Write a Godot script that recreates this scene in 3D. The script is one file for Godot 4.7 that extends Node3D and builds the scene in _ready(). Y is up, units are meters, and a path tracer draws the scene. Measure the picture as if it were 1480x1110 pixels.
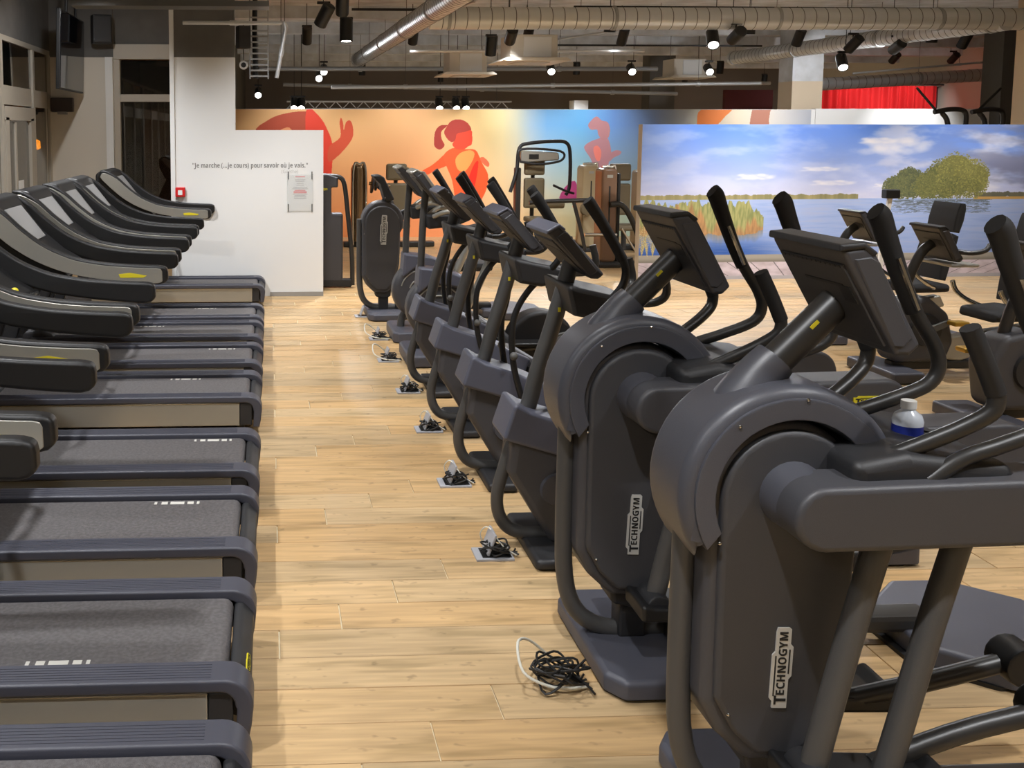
extends Node3D
# ---------------------------------------------------------------- mesh builder
class MB:
	var v := PackedVector3Array()
	var uv := PackedVector2Array()
	var xf := Transform3D.IDENTITY
	func tri(a: Vector3, b: Vector3, c: Vector3) -> void:
		v.append(xf * a); v.append(xf * b); v.append(xf * c)
	func quad(a: Vector3, b: Vector3, c: Vector3, d: Vector3) -> void:
		tri(a, b, c); tri(a, c, d)
	func quad_uv(a: Vector3, b: Vector3, c: Vector3, d: Vector3, r: Rect2) -> void:
		quad(a, b, c, d)
		var p := r.position
		var e := r.end
		var t := [Vector2(p.x, e.y), Vector2(e.x, e.y), Vector2(e.x, p.y), Vector2(p.x, p.y)]
		for i in [0, 1, 2, 0, 2, 3]:
			uv.append(t[i])
	func rings(rs: Array, closed := false) -> void:
		for k in range(rs.size() - 1):
			var a: PackedVector3Array = rs[k]
			var b: PackedVector3Array = rs[k + 1]
			var n := a.size()
			for i in range(n):
				var j := (i + 1) % n
				quad(a[i], a[j], b[j], b[i])
	func ext(poly0: PackedVector2Array, z0: float, z1: float, b0 := 0.0, b1 := -1.0, seg := 3) -> MB:
		if b1 < 0.0: b1 = b0
		var poly := poly0.duplicate()
		if Geometry2D.is_polygon_clockwise(poly): poly.reverse()
		# the engine calls y-down clockwise; check the sign ourselves
		var area := 0.0
		var n := poly.size()
		for i in range(n):
			var p := poly[i]
			var q := poly[(i + 1) % n]
			area += p.x * q.y - q.x * p.y
		if area < 0.0: poly.reverse()
		var off := PackedVector2Array()
		for i in range(n):
			var e1 := (poly[i] - poly[(i + n - 1) % n]).normalized()
			var e2 := (poly[(i + 1) % n] - poly[i]).normalized()
			var n1 := Vector2(e1.y, -e1.x)
			var n2 := Vector2(e2.y, -e2.x)
			var d := 1.0 + n1.dot(n2)
			off.append((n1 + n2) / maxf(d, 0.35))
		var rs := []
		var k0 := seg if b0 > 0.0 else 0
		for k in range(k0 + 1):
			var t := PI / 2 * (float(k) / k0 if k0 else 1.0)
			rs.append(_ring(poly, off, b0 * (1.0 - sin(t)), z0 + b0 * (1.0 - cos(t))))
		var k1 := seg if b1 > 0.0 else 0
		for k in range(k1 + 1):
			var t := PI / 2 * (float(k) / k1 if k1 else 0.0)
			rs.append(_ring(poly, off, b1 * (1.0 - cos(t)), z1 - b1 * (1.0 - sin(t))))
		rings(rs)
		for e in [0, 1]:
			var ring: PackedVector3Array = rs[0] if e == 0 else rs[rs.size() - 1]
			var flat := PackedVector2Array()
			for p in ring: flat.append(Vector2(p.x, p.y))
			var idx := Geometry2D.triangulate_polygon(flat)
			if idx.is_empty(): idx = Geometry2D.triangulate_polygon(poly)
			for i in range(0, idx.size(), 3):
				var a := ring[idx[i]]
				var b := ring[idx[i + 1]]
				var c := ring[idx[i + 2]]
				var up := (b - a).cross(c - a).z > 0.0
				if up == (e == 1): tri(a, b, c)
				else: tri(a, c, b)
		return self
	func _ring(poly, off, inset: float, z: float) -> PackedVector3Array:
		var r := PackedVector3Array()
		for i in range(poly.size()):
			var p: Vector2 = poly[i] - off[i] * inset
			r.append(Vector3(p.x, p.y, z))
		return r
	func box(c: Vector3, s: Vector3, bev := 0.0) -> MB:
		var h := s / 2
		if bev <= 0.0:
			var p := []
			for z in [-h.z, h.z]:
				for q in [Vector2(-h.x, -h.y), Vector2(h.x, -h.y), Vector2(h.x, h.y), Vector2(-h.x, h.y)]:
					p.append(c + Vector3(q.x, q.y, z))
			quad(p[4], p[5], p[6], p[7]); quad(p[1], p[0], p[3], p[2])
			quad(p[0], p[4], p[7], p[3]); quad(p[5], p[1], p[2], p[6])
			quad(p[7], p[6], p[2], p[3]); quad(p[0], p[1], p[5], p[4])
			return self
		var poly := PackedVector2Array()
		for q in [[h.x, h.y, 0.0], [-h.x, h.y, 90.0], [-h.x, -h.y, 180.0], [h.x, -h.y, 270.0]]:
			for k in range(3):
				var t: float = deg_to_rad(q[2] + 45.0 * k)
				poly.append(Vector2(c.x + q[0] - signf(q[0]) * bev + cos(t) * bev, c.y + q[1] - signf(q[1]) * bev + sin(t) * bev))
		return ext(poly, c.z - h.z, c.z + h.z, bev, bev, 2)
	func lathe(prof: Array, frame: Transform3D, sides := 16, caps := true) -> MB:
		# prof: [radius, height along the frame's y]
		var rs := []
		for p in prof:
			var r := PackedVector3Array()
			for i in range(sides):
				var t := TAU * i / sides
				r.append(frame * Vector3(cos(t) * p[0], p[1], -sin(t) * p[0]))
			rs.append(r)
		rings(rs)
		if caps:
			for e in [0, rs.size() - 1]:
				var r: PackedVector3Array = rs[e]
				var c := Vector3.ZERO
				for p in r: c += p / sides
				for i in range(sides):
					if e == 0: tri(c, r[(i + 1) % sides], r[i])
					else: tri(c, r[i], r[(i + 1) % sides])
		return self
	static func along(a: Vector3, b: Vector3) -> Transform3D:
		var y := (b - a).normalized()
		var x := y.cross(Vector3.FORWARD if absf(y.z) < 0.9 else Vector3.RIGHT).normalized()
		return Transform3D(Basis(x, y, x.cross(y)), a)
	func cyl(a: Vector3, b: Vector3, r0: float, r1 := -1.0, sides := 16, bev := 0.0) -> MB:
		if r1 < 0.0: r1 = r0
		var l := (b - a).length()
		var pr := [[r0, 0.0], [r1, l]]
		if bev > 0.0:
			pr = [[r0 - bev, 0.0], [r0 - bev * 0.3, bev * 0.3], [r0, bev], [r1, l - bev], [r1 - bev * 0.3, l - bev * 0.3], [r1 - bev, l]]
		return lathe(pr, along(a, b), sides)
	func tube(pts: Array, r, sides := 10, sub := 5, flat := 1.0) -> MB:
		var ps := PackedVector3Array()
		var rad := PackedFloat32Array()
		var n := pts.size()
		for i in range(n - 1):
			var p0: Vector3 = pts[maxi(i - 1, 0)]
			var p1: Vector3 = pts[i]
			var p2: Vector3 = pts[i + 1]
			var p3: Vector3 = pts[mini(i + 2, n - 1)]
			var ra: float = r[i] if r is Array else r
			var rb: float = r[i + 1] if r is Array else r
			for k in range(sub):
				var t := float(k) / sub
				ps.append(p1.cubic_interpolate(p2, p0, p3, t)); rad.append(lerpf(ra, rb, t))
		ps.append(pts[n - 1]); rad.append(r[n - 1] if r is Array else r)
		var rs := []
		var m := ps.size()
		var side := Vector3.ZERO
		for i in range(m):
			var d := (ps[mini(i + 1, m - 1)] - ps[maxi(i - 1, 0)]).normalized()
			if i == 0: side = d.cross(Vector3.BACK if absf(d.z) < 0.9 else Vector3.UP).normalized()
			else: side = (side - d * side.dot(d)).normalized()
			var o := side.cross(d)
			var ring := PackedVector3Array()
			for k in range(sides):
				var t := TAU * k / sides
				ring.append(ps[i] + (side * cos(t) - o * sin(t) * flat) * rad[i])
			rs.append(ring)
		rings(rs)
		for e in [0, m - 1]:
			var ring: PackedVector3Array = rs[e]
			for k in range(sides):
				if e == 0: tri(ps[0], ring[(k + 1) % sides], ring[k])
				else: tri(ps[m - 1], ring[k], ring[(k + 1) % sides])
		return self
	func ball(c: Vector3, r: float, sides := 14) -> MB:
		var pr := []
		for k in range(9):
			var t := PI * k / 8
			pr.append([maxf(sin(t) * r, 0.0004), -cos(t) * r])
		return lathe(pr, Transform3D(Basis.IDENTITY, c), sides)
	func mesh(deg := 38.0) -> ArrayMesh:
		var n := v.size() / 3
		var fn := PackedVector3Array()
		var un := PackedVector3Array()
		var at := {}
		for i in range(n):
			var c := (v[i * 3 + 1] - v[i * 3]).cross(v[i * 3 + 2] - v[i * 3])
			fn.append(c); un.append(c.normalized())
			for k in range(3):
				var key := Vector3i((v[i * 3 + k] * 20000.0).round())
				if at.has(key): at[key].append(i)
				else: at[key] = PackedInt32Array([i])
		var vs := PackedVector3Array(); var ns := PackedVector3Array(); var us := PackedVector2Array()
		var lim := cos(deg_to_rad(deg))
		for i in range(n):
			if fn[i].length_squared() < 1e-18: continue
			for k in [0, 2, 1]:
				var p := v[i * 3 + k]
				var s := Vector3.ZERO
				for j in at[Vector3i((p * 20000.0).round())]:
					if un[j].dot(un[i]) > lim: s += fn[j]
				vs.append(p); ns.append(s.normalized() if s.length_squared() > 1e-20 else un[i])
				if uv.size() == v.size(): us.append(uv[i * 3 + k])
		var a := []
		a.resize(Mesh.ARRAY_MAX)
		a[Mesh.ARRAY_VERTEX] = vs
		a[Mesh.ARRAY_NORMAL] = ns
		if us.size(): a[Mesh.ARRAY_TEX_UV] = us
		var m := ArrayMesh.new()
		m.add_surface_from_arrays(Mesh.PRIMITIVE_TRIANGLES, a)
		return m

const FLAT := Basis(Vector3(1, 0, 0), Vector3(0, 0, -1), Vector3(0, 1, 0))   # polygon (x, -z) drawn upwards
var taken := {}
var M := {}

func V(x: float, y: float, z := 0.0) -> Vector3: return Vector3(x, y, z)

func mb(xf := Transform3D.IDENTITY) -> MB:
	var m := MB.new()
	m.xf = xf
	return m

func flat() -> MB: return mb(Transform3D(FLAT, Vector3.ZERO))

func pv(a: Array) -> PackedVector2Array:
	var p := PackedVector2Array()
	for i in range(0, a.size(), 2): p.append(Vector2(a[i], a[i + 1]))
	return p

func rpoly(a: Array, r: float, seg := 5) -> PackedVector2Array:
	var p := pv(a)
	var out := PackedVector2Array()
	var n := p.size()
	for i in range(n):
		var c := p[i]
		var u := p[(i + n - 1) % n] - c
		var w := p[(i + 1) % n] - c
		var ang := absf(u.angle_to(w))
		var cut := minf(r / maxf(tan(ang / 2), 0.05), minf(u.length(), w.length()) * 0.48)
		var s := c + u.normalized() * cut
		var e := c + w.normalized() * cut
		if ang > 2.95:
			out.append(c)
			continue
		for k in range(seg + 1):
			var t := float(k) / seg
			out.append(s.lerp(c, t).lerp(c.lerp(e, t), t))
	return out

func ropen(a: Array, r: float, seg := 4) -> PackedVector2Array:
	# an open run of points with its inner corners rounded
	var p := pv(a)
	var out := PackedVector2Array([p[0]])
	for i in range(1, p.size() - 1):
		var c := p[i]
		var u := p[i - 1] - c
		var w := p[i + 1] - c
		var ang := absf(u.angle_to(w))
		var cut := minf(r / maxf(tan(ang / 2), 0.05), minf(u.length(), w.length()) * 0.48)
		if ang > 3.0:
			out.append(c)
			continue
		var s := c + u.normalized() * cut
		var e := c + w.normalized() * cut
		for k in range(seg + 1):
			var t := float(k) / seg
			out.append(s.lerp(c, t).lerp(c.lerp(e, t), t))
	out.append(p[p.size() - 1])
	return out

func band(pts: Array) -> PackedVector2Array:
	# [x, y, half height] along a line -> a closed outline, smoothed
	var up := PackedVector2Array()
	var dn := PackedVector2Array()
	var n := pts.size()
	var ps := []
	for i in range(n - 1):
		var p0 = pts[maxi(i - 1, 0)]
		var p1 = pts[i]
		var p2 = pts[i + 1]
		var p3 = pts[mini(i + 2, n - 1)]
		for k in range(4):
			var t := k / 4.0
			var q := Vector2(p1[0], p1[1]).cubic_interpolate(Vector2(p2[0], p2[1]), Vector2(p0[0], p0[1]), Vector2(p3[0], p3[1]), t)
			ps.append([q, lerpf(p1[2], p2[2], t)])
	ps.append([Vector2(pts[n - 1][0], pts[n - 1][1]), pts[n - 1][2]])
	for i in range(ps.size()):
		var d: Vector2 = (ps[mini(i + 1, ps.size() - 1)][0] - ps[maxi(i - 1, 0)][0]).normalized()
		var nn := Vector2(-d.y, d.x)
		up.append(ps[i][0] + nn * ps[i][1]); dn.append(ps[i][0] - nn * ps[i][1])
	dn.reverse()
	up.append_array(dn)
	return up

func circ(cx: float, cy: float, r: float, a0 := 0.0, a1 := 360.0, n := 28) -> Array:
	var o := []
	for k in range(n + (0 if a1 - a0 >= 360.0 else 1)):
		var t := deg_to_rad(lerpf(a0, a1, float(k) / n))
		o.append(cx + cos(t) * r); o.append(cy + sin(t) * r)
	return o

func numbered(called: String) -> String:
	if not taken.has(called):
		taken[called] = 0
		return called
	taken[called] += 1
	return "%s_%03d" % [called, taken[called]]

func thing(called: String, label: String, category: String, at := Vector3.ZERO, turn := 0.0, group := "") -> Node3D:
	var o := Node3D.new()
	o.name = numbered(called)
	add_child(o)
	o.position = at
	o.rotation.y = turn
	tag(o, label, category, group)
	return o

func tag(o: Node, label: String, category: String, group := "") -> Node:
	o.set_meta("label", label)
	o.set_meta("category", category)
	if group: o.set_meta("group", group)
	return o

func part(parent: Node, called: String, m, mat: Material, label := "") -> MeshInstance3D:
	var o := MeshInstance3D.new()
	o.name = called
	o.mesh = m.mesh() if m is MB else m
	o.material_override = mat
	parent.add_child(o, true)
	if label: o.set_meta("label", label)
	return o

func solo(called: String, m, mat: Material, label: String, category: String, group := "") -> MeshInstance3D:
	var o := part(self, numbered(called), m, mat)
	tag(o, label, category, group)
	return o

func struct(called: String, m, mat: Material, parent: Node = self) -> MeshInstance3D:
	var o := part(parent, called if parent != self else numbered(called), m, mat)
	if parent == self: o.set_meta("kind", "structure")
	return o

func dup(o: Node3D, at: Vector3, label: String, turn := 0.0) -> Node3D:
	var base: String = o.name
	var c: Node3D = o.duplicate()
	c.name = numbered(base)
	add_child(c)
	c.position = at
	c.rotation.y = turn
	c.set_meta("label", label)
	return c

func mat(col: Color, rough := 0.5, metal := 0.0, spec := 0.5) -> StandardMaterial3D:
	var m := StandardMaterial3D.new()
	m.albedo_color = col
	m.roughness = rough
	m.metallic = metal
	m.metallic_specular = spec
	return m

func c8(r: int, g: int, b: int) -> Color: return Color8(r, g, b)

func noise_tex(freq: float, a: Color, b: Color, size := 256, oct := 4, sd := 1) -> NoiseTexture2D:
	var n := FastNoiseLite.new()
	n.seed = sd
	n.frequency = freq
	n.fractal_octaves = oct
	var t := NoiseTexture2D.new()
	t.width = size; t.height = size
	t.seamless = true
	t.noise = n
	var g := Gradient.new()
	g.set_color(0, a); g.set_color(1, b)
	t.color_ramp = g
	return t

func bump_tex(freq: float, size := 256, strength := 4.0, sd := 1) -> NoiseTexture2D:
	var n := FastNoiseLite.new()
	n.seed = sd
	n.frequency = freq
	var t := NoiseTexture2D.new()
	t.width = size; t.height = size
	t.seamless = true
	t.as_normal_map = true
	t.bump_strength = strength
	t.noise = n
	return t

func tri_map(m: StandardMaterial3D, scale: float) -> StandardMaterial3D:
	m.uv1_triplanar = true
	m.uv1_world_triplanar = true
	m.uv1_scale = Vector3.ONE * scale
	return m

func text_mesh(s: String, size: float, depth := 0.001, bold := true, face := "Droid Sans") -> TextMesh:
	var f := SystemFont.new()
	f.font_names = PackedStringArray([face])
	f.font_weight = 700 if bold else 400
	var t := TextMesh.new()
	t.font = f
	t.text = s
	t.font_size = 32
	t.pixel_size = size / 32.0
	t.depth = depth
	t.curve_step = 2.0
	return t

func fill_poly(img: Image, pts: PackedVector2Array, col: Color) -> void:
	var y0 := 1e9
	var y1 := -1e9
	for p in pts:
		y0 = minf(y0, p.y); y1 = maxf(y1, p.y)
	var n := pts.size()
	for y in range(maxi(int(y0), 0), mini(int(y1) + 1, img.get_height())):
		var xs := []
		for i in range(n):
			var a := pts[i]
			var b := pts[(i + 1) % n]
			if (a.y <= y + 0.5) != (b.y <= y + 0.5):
				xs.append(a.x + (b.x - a.x) * (y + 0.5 - a.y) / (b.y - a.y))
		xs.sort()
		for i in range(0, xs.size() - 1, 2):
			var x0 := maxi(int(round(xs[i])), 0)
			var x1 := mini(int(round(xs[i + 1])), img.get_width())
			if x1 > x0: img.fill_rect(Rect2i(x0, y, x1 - x0, 1), col)

func smooth_poly(p: PackedVector2Array, sub := 4) -> PackedVector2Array:
	var o := PackedVector2Array()
	var n := p.size()
	for i in range(n):
		for k in range(sub):
			o.append(p[i].cubic_interpolate(p[(i + 1) % n], p[(i + n - 1) % n], p[(i + 2) % n], float(k) / sub))
	return o

# ---------------------------------------------------------------- camera, light, exposure
func _ready() -> void:
	camera_and_exposure()
	materials()
	ceiling_lamps()
	floor_planks()
	shell()
	left_side()
	murals()
	overhead()
	treadmills()
	elliptical_row()
	recumbent_row()
	strength_area()
	small_things()

func camera_and_exposure() -> void:
	var f := 1419.0                      # focal length in pixels of the 1480 x 1110 frame
	var cx := 451.0
	var cy := 324.0                      # the photograph is a crop: its optical centre lies up and to the side
	var cam := Camera3D.new()
	cam.name = "camera"
	cam.near = 0.05
	cam.far = 200.0
	add_child(cam)
	cam.position = Vector3(0, 1.89, 0)
	var yaw := atan(61.0 / f)
	var pitch := atan(134.0 / f)
	cam.basis = Basis(Vector3.UP, -yaw) * Basis(Vector3.RIGHT, -pitch)
	cam.projection = Camera3D.PROJECTION_FRUSTUM
	cam.size = cam.near * 1110.0 / f
	cam.frustum_offset = Vector2(cam.near * (740.0 - cx) / f, cam.near * (cy - 555.0) / f)
	cam.current = true
	var e := Environment.new()
	e.background_mode = Environment.BG_COLOR
	e.background_color = Color(0.012, 0.013, 0.016)
	e.tonemap_mode = Environment.TONE_MAPPER_LINEAR
	e.tonemap_exposure = 0.76
	e.sdfgi_enabled = true
	e.ssao_enabled = true
	e.ssil_enabled = true
	var w := WorldEnvironment.new()
	w.name = "environment"
	w.environment = e
	add_child(w)

func plastic(col: Color, rough: float, spec := 0.5) -> StandardMaterial3D:
	var m := mat(col, rough, 0.0, spec)
	m.normal_enabled = true
	m.normal_texture = M.grain
	m.normal_scale = 0.25
	return tri_map(m, 6.0)

func materials() -> void:
	M.grain = bump_tex(0.35, 256, 3.0, 7)
	M.body = plastic(c8(66, 66, 70), 0.46)
	M.panel = plastic(c8(61, 61, 64), 0.5)
	M.hood = plastic(c8(73, 74, 81), 0.38)
	M.dark = plastic(c8(38, 38, 40), 0.5)
	M.black = mat(c8(24, 24, 25), 0.45)
	M.rubber = mat(c8(30, 30, 31), 0.75)
	M.tube = plastic(c8(72, 71, 70), 0.45)
	M.tube_dark = mat(c8(44, 43, 42), 0.38)
	M.blue_grey = plastic(c8(84, 86, 99), 0.45)
	M.rail = plastic(c8(66, 67, 77), 0.45)
	M.plate = plastic(c8(76, 77, 86), 0.45)
	M.silver = mat(c8(168, 166, 158), 0.38, 0.55)
	M.chrome = mat(c8(200, 198, 192), 0.18, 1.0)
	M.brown_chrome = mat(c8(150, 128, 100), 0.25, 0.9)
	M.badge = mat(c8(196, 196, 192), 0.4, 0.2)
	M.yellow = mat(c8(214, 200, 40), 0.5)
	M.ink = mat(c8(28, 28, 28), 0.6)
	M.white = mat(c8(228, 228, 226), 0.7)
	M.offwhite = mat(c8(214, 206, 192), 0.65)
	M.cream = mat(c8(216, 198, 172), 0.7)
	M.frame = mat(c8(178, 170, 156), 0.5)
	M.dark_wall = tri_map(mat(c8(86, 84, 80), 0.85), 0.5)
	M.dark_wall.albedo_texture = noise_tex(0.02, Color(0.9, 0.9, 0.9), Color(1, 1, 1), 256, 4, 5)
	M.dark_wall.albedo_color = c8(108, 106, 103)
	M.concrete = tri_map(mat(c8(234, 238, 244), 0.9), 0.35)
	M.concrete.albedo_texture = noise_tex(0.02, Color(0.82, 0.81, 0.79), Color(1, 1, 1), 256, 5, 9)
	M.steel_grey = mat(c8(92, 91, 88), 0.6, 0.2)
	M.zinc = mat(c8(206, 208, 210), 0.4, 0.5)
	M.zinc_dull = mat(c8(160, 161, 162), 0.5, 0.4)
	M.glass = mat(Color(0.03, 0.04, 0.04, 0.75), 0.02, 0.0, 1.0)
	M.glass.clearcoat_enabled = true
	M.glass.clearcoat = 1.0
	M.glass.clearcoat_roughness = 0.02
	M.clear = mat(Color(0.9, 0.92, 0.92, 0.12), 0.05)
	M.clear.transparency = BaseMaterial3D.TRANSPARENCY_ALPHA
	M.glass.transparency = BaseMaterial3D.TRANSPARENCY_ALPHA
	M.screen = mat(c8(12, 12, 20), 0.06, 0.0, 0.7)
	M.display = mat(c8(150, 150, 150), 0.3)
	M.belt = tri_map(mat(c8(104, 101, 102), 0.5), 3.0)
	M.belt.albedo_texture = noise_tex(0.06, Color(0.72, 0.71, 0.7), Color(1, 1, 1), 256, 5, 21)
	M.belt.normal_enabled = true
	M.belt.normal_texture = M.grain
	M.belt.normal_scale = 0.5
	M.print_white = mat(c8(205, 203, 195), 0.6)
	M.red = mat(c8(205, 28, 30), 0.45)
	M.curtain = mat(c8(200, 8, 10), 0.8)
	M.wine = mat(c8(92, 40, 42), 0.85)
	M.tan = mat(c8(120, 112, 106), 0.85)
	M.upholstery = mat(c8(112, 100, 76), 0.55)
	M.beige_shroud = mat(c8(176, 158, 124), 0.45)
	M.amber_shroud = mat(c8(120, 92, 72), 0.2)
	M.gold = mat(c8(190, 150, 60), 0.35, 0.6)
	M.cable = mat(c8(26, 25, 24), 0.5)
	M.cable_white = mat(c8(220, 218, 205), 0.5)
	M.box_grey = mat(c8(168, 169, 174), 0.5)
	M.bottle = mat(c8(205, 212, 222), 0.25)
	M.bottle_label = mat(c8(28, 44, 130), 0.4)
	M.grout = mat(c8(246, 236, 204), 0.85)
	M.skirting = mat(c8(150, 146, 140), 0.6)
	M.wood = mat(Color.WHITE, 0.42, 0.0, 0.4)
	M.wood.albedo_texture = ImageTexture.create_from_image(wood_atlas())

func wood_atlas() -> Image:
	var w := 1024
	var strips := 8
	var h := 96
	var data := PackedByteArray()
	data.resize(w * h * strips * 3)
	var n1 := FastNoiseLite.new()
	n1.seed = 11
	n1.frequency = 0.02
	n1.fractal_octaves = 4
	var n2 := FastNoiseLite.new()
	n2.seed = 5
	n2.frequency = 0.012
	n2.fractal_octaves = 3
	var tone := [1.0, 0.975, 1.01, 0.985, 1.02, 0.965, 1.0, 0.99]
	var warm := [0.0, 0.012, -0.012, 0.018, 0.0, -0.014, 0.014, -0.006]
	var i := 0
	for s in range(strips):
		for y in range(h):
			for x in range(w):
				var fine := n1.get_noise_2d(x * 0.1 + s * 900.0, y * 3.4)
				var streak := n2.get_noise_2d(x * 0.16 + s * 500.0 + 77.0, y * 2.0)
				var dk := clampf((streak - 0.12) * 2.4, 0.0, 1.0)
				var knot := clampf((n2.get_noise_2d(x * 0.8 + s * 333.0, y * 3.0 + 400.0) - 0.5) * 5.0, 0.0, 1.0)
				var b: float = tone[s] * (1.0 + fine * 0.1) - dk * 0.11 - knot * 0.13
				data[i] = clampi(int((0.755 + warm[s]) * b * 255.0), 0, 255)
				data[i + 1] = clampi(int(0.635 * b * 255.0), 0, 255)
				data[i + 2] = clampi(int((0.468 - warm[s]) * (b - dk * 0.02) * 255.0), 0, 255)
				i += 3
	return Image.create_from_data(w, h * strips, false, Image.FORMAT_RGB8, data)

# ---------------------------------------------------------------- lamps: black cylinders on ceiling tracks
var head_meshes := {}
func track_spot(at: Vector3, aim: Vector3, energy: float, angle := 38.0, label := "", col := Color(0.985, 0.99, 1.0)) -> void:
	var d := (aim - at).normalized()
	var lit := energy > 0.0
	var t := thing("track_spotlight", label if label else ("lit black cylinder spotlight hanging from a ceiling track" if lit else "unlit black cylinder spotlight hanging from a ceiling track"), "spotlight", at, 0.0, "lit track spotlights" if lit else "unlit track spotlights")
	if head_meshes.is_empty():
		head_meshes.body = mb().lathe([[0.068, -0.28], [0.08, -0.27], [0.08, -0.01], [0.078, 0.0], [0.068, 0.0], [0.066, -0.02]], Transform3D.IDENTITY, 20, true).mesh()
		head_meshes.lens = mb().cyl(V(0, -0.019), V(0, -0.012), 0.066, -1.0, 20).mesh()
		head_meshes.yoke = mb().cyl(V(0, 0), V(0, 0.16), 0.012, -1.0, 8).mesh()
		head_meshes.adapter = mb().box(V(0, 0), V(0.16, 0.035, 0.035), 0.006).mesh()
	var turn := Quaternion(Vector3.UP, d)
	var b := part(t, "housing", head_meshes.body, M.black)
	b.quaternion = turn
	var top := at - d * 0.11
	var y := part(t, "yoke", head_meshes.yoke, M.black)
	y.position = top - at
	var a := part(t, "track_adapter", head_meshes.adapter, M.black)
	a.position = top - at + V(0, 0.17)
	var ay := at.y - d.y * 0.11 + 0.185
	if ay < 3.58 or ay > 3.67:
		part(t, "drop_rod", mb().cyl(V(top.x - at.x, ay - at.y), V(top.x - at.x, 3.92 - at.y), 0.006, -1.0, 6), M.black)
	var l := part(t, "lamp_lens", head_meshes.lens, M.lens_on if lit else M.lens_off)
	l.quaternion = turn
	if lit:
		var s := SpotLight3D.new()
		s.name = "spot"
		t.add_child(s)
		s.position = d * 0.015
		s.quaternion = Quaternion(Vector3.FORWARD, d)
		s.light_energy = energy
		s.light_color = col
		s.light_size = 0.05
		s.spot_range = 40.0
		s.spot_angle = angle
		s.spot_angle_attenuation = 1.0
		s.spot_attenuation = 2.0
		s.shadow_enabled = true

func track(x0: float, x1: float, y: float, z: float) -> void:
	var t := thing("lighting_track", "thin black lighting track slung under the ceiling", "track", Vector3(x0, y, z), 0.0, "ceiling lighting tracks")
	part(t, "rail", mb().box(V((x1 - x0) / 2, 0), V(x1 - x0, 0.035, 0.035), 0.004), M.black)
	for k in range(int((x1 - x0) / 2.5) + 1):
		part(t, "hanger", mb().cyl(V(0.1 + k * 2.4, 0.018), V(0.1 + k * 2.4, 3.9 - y), 0.004, -1.0, 6), M.steel_grey)

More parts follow.
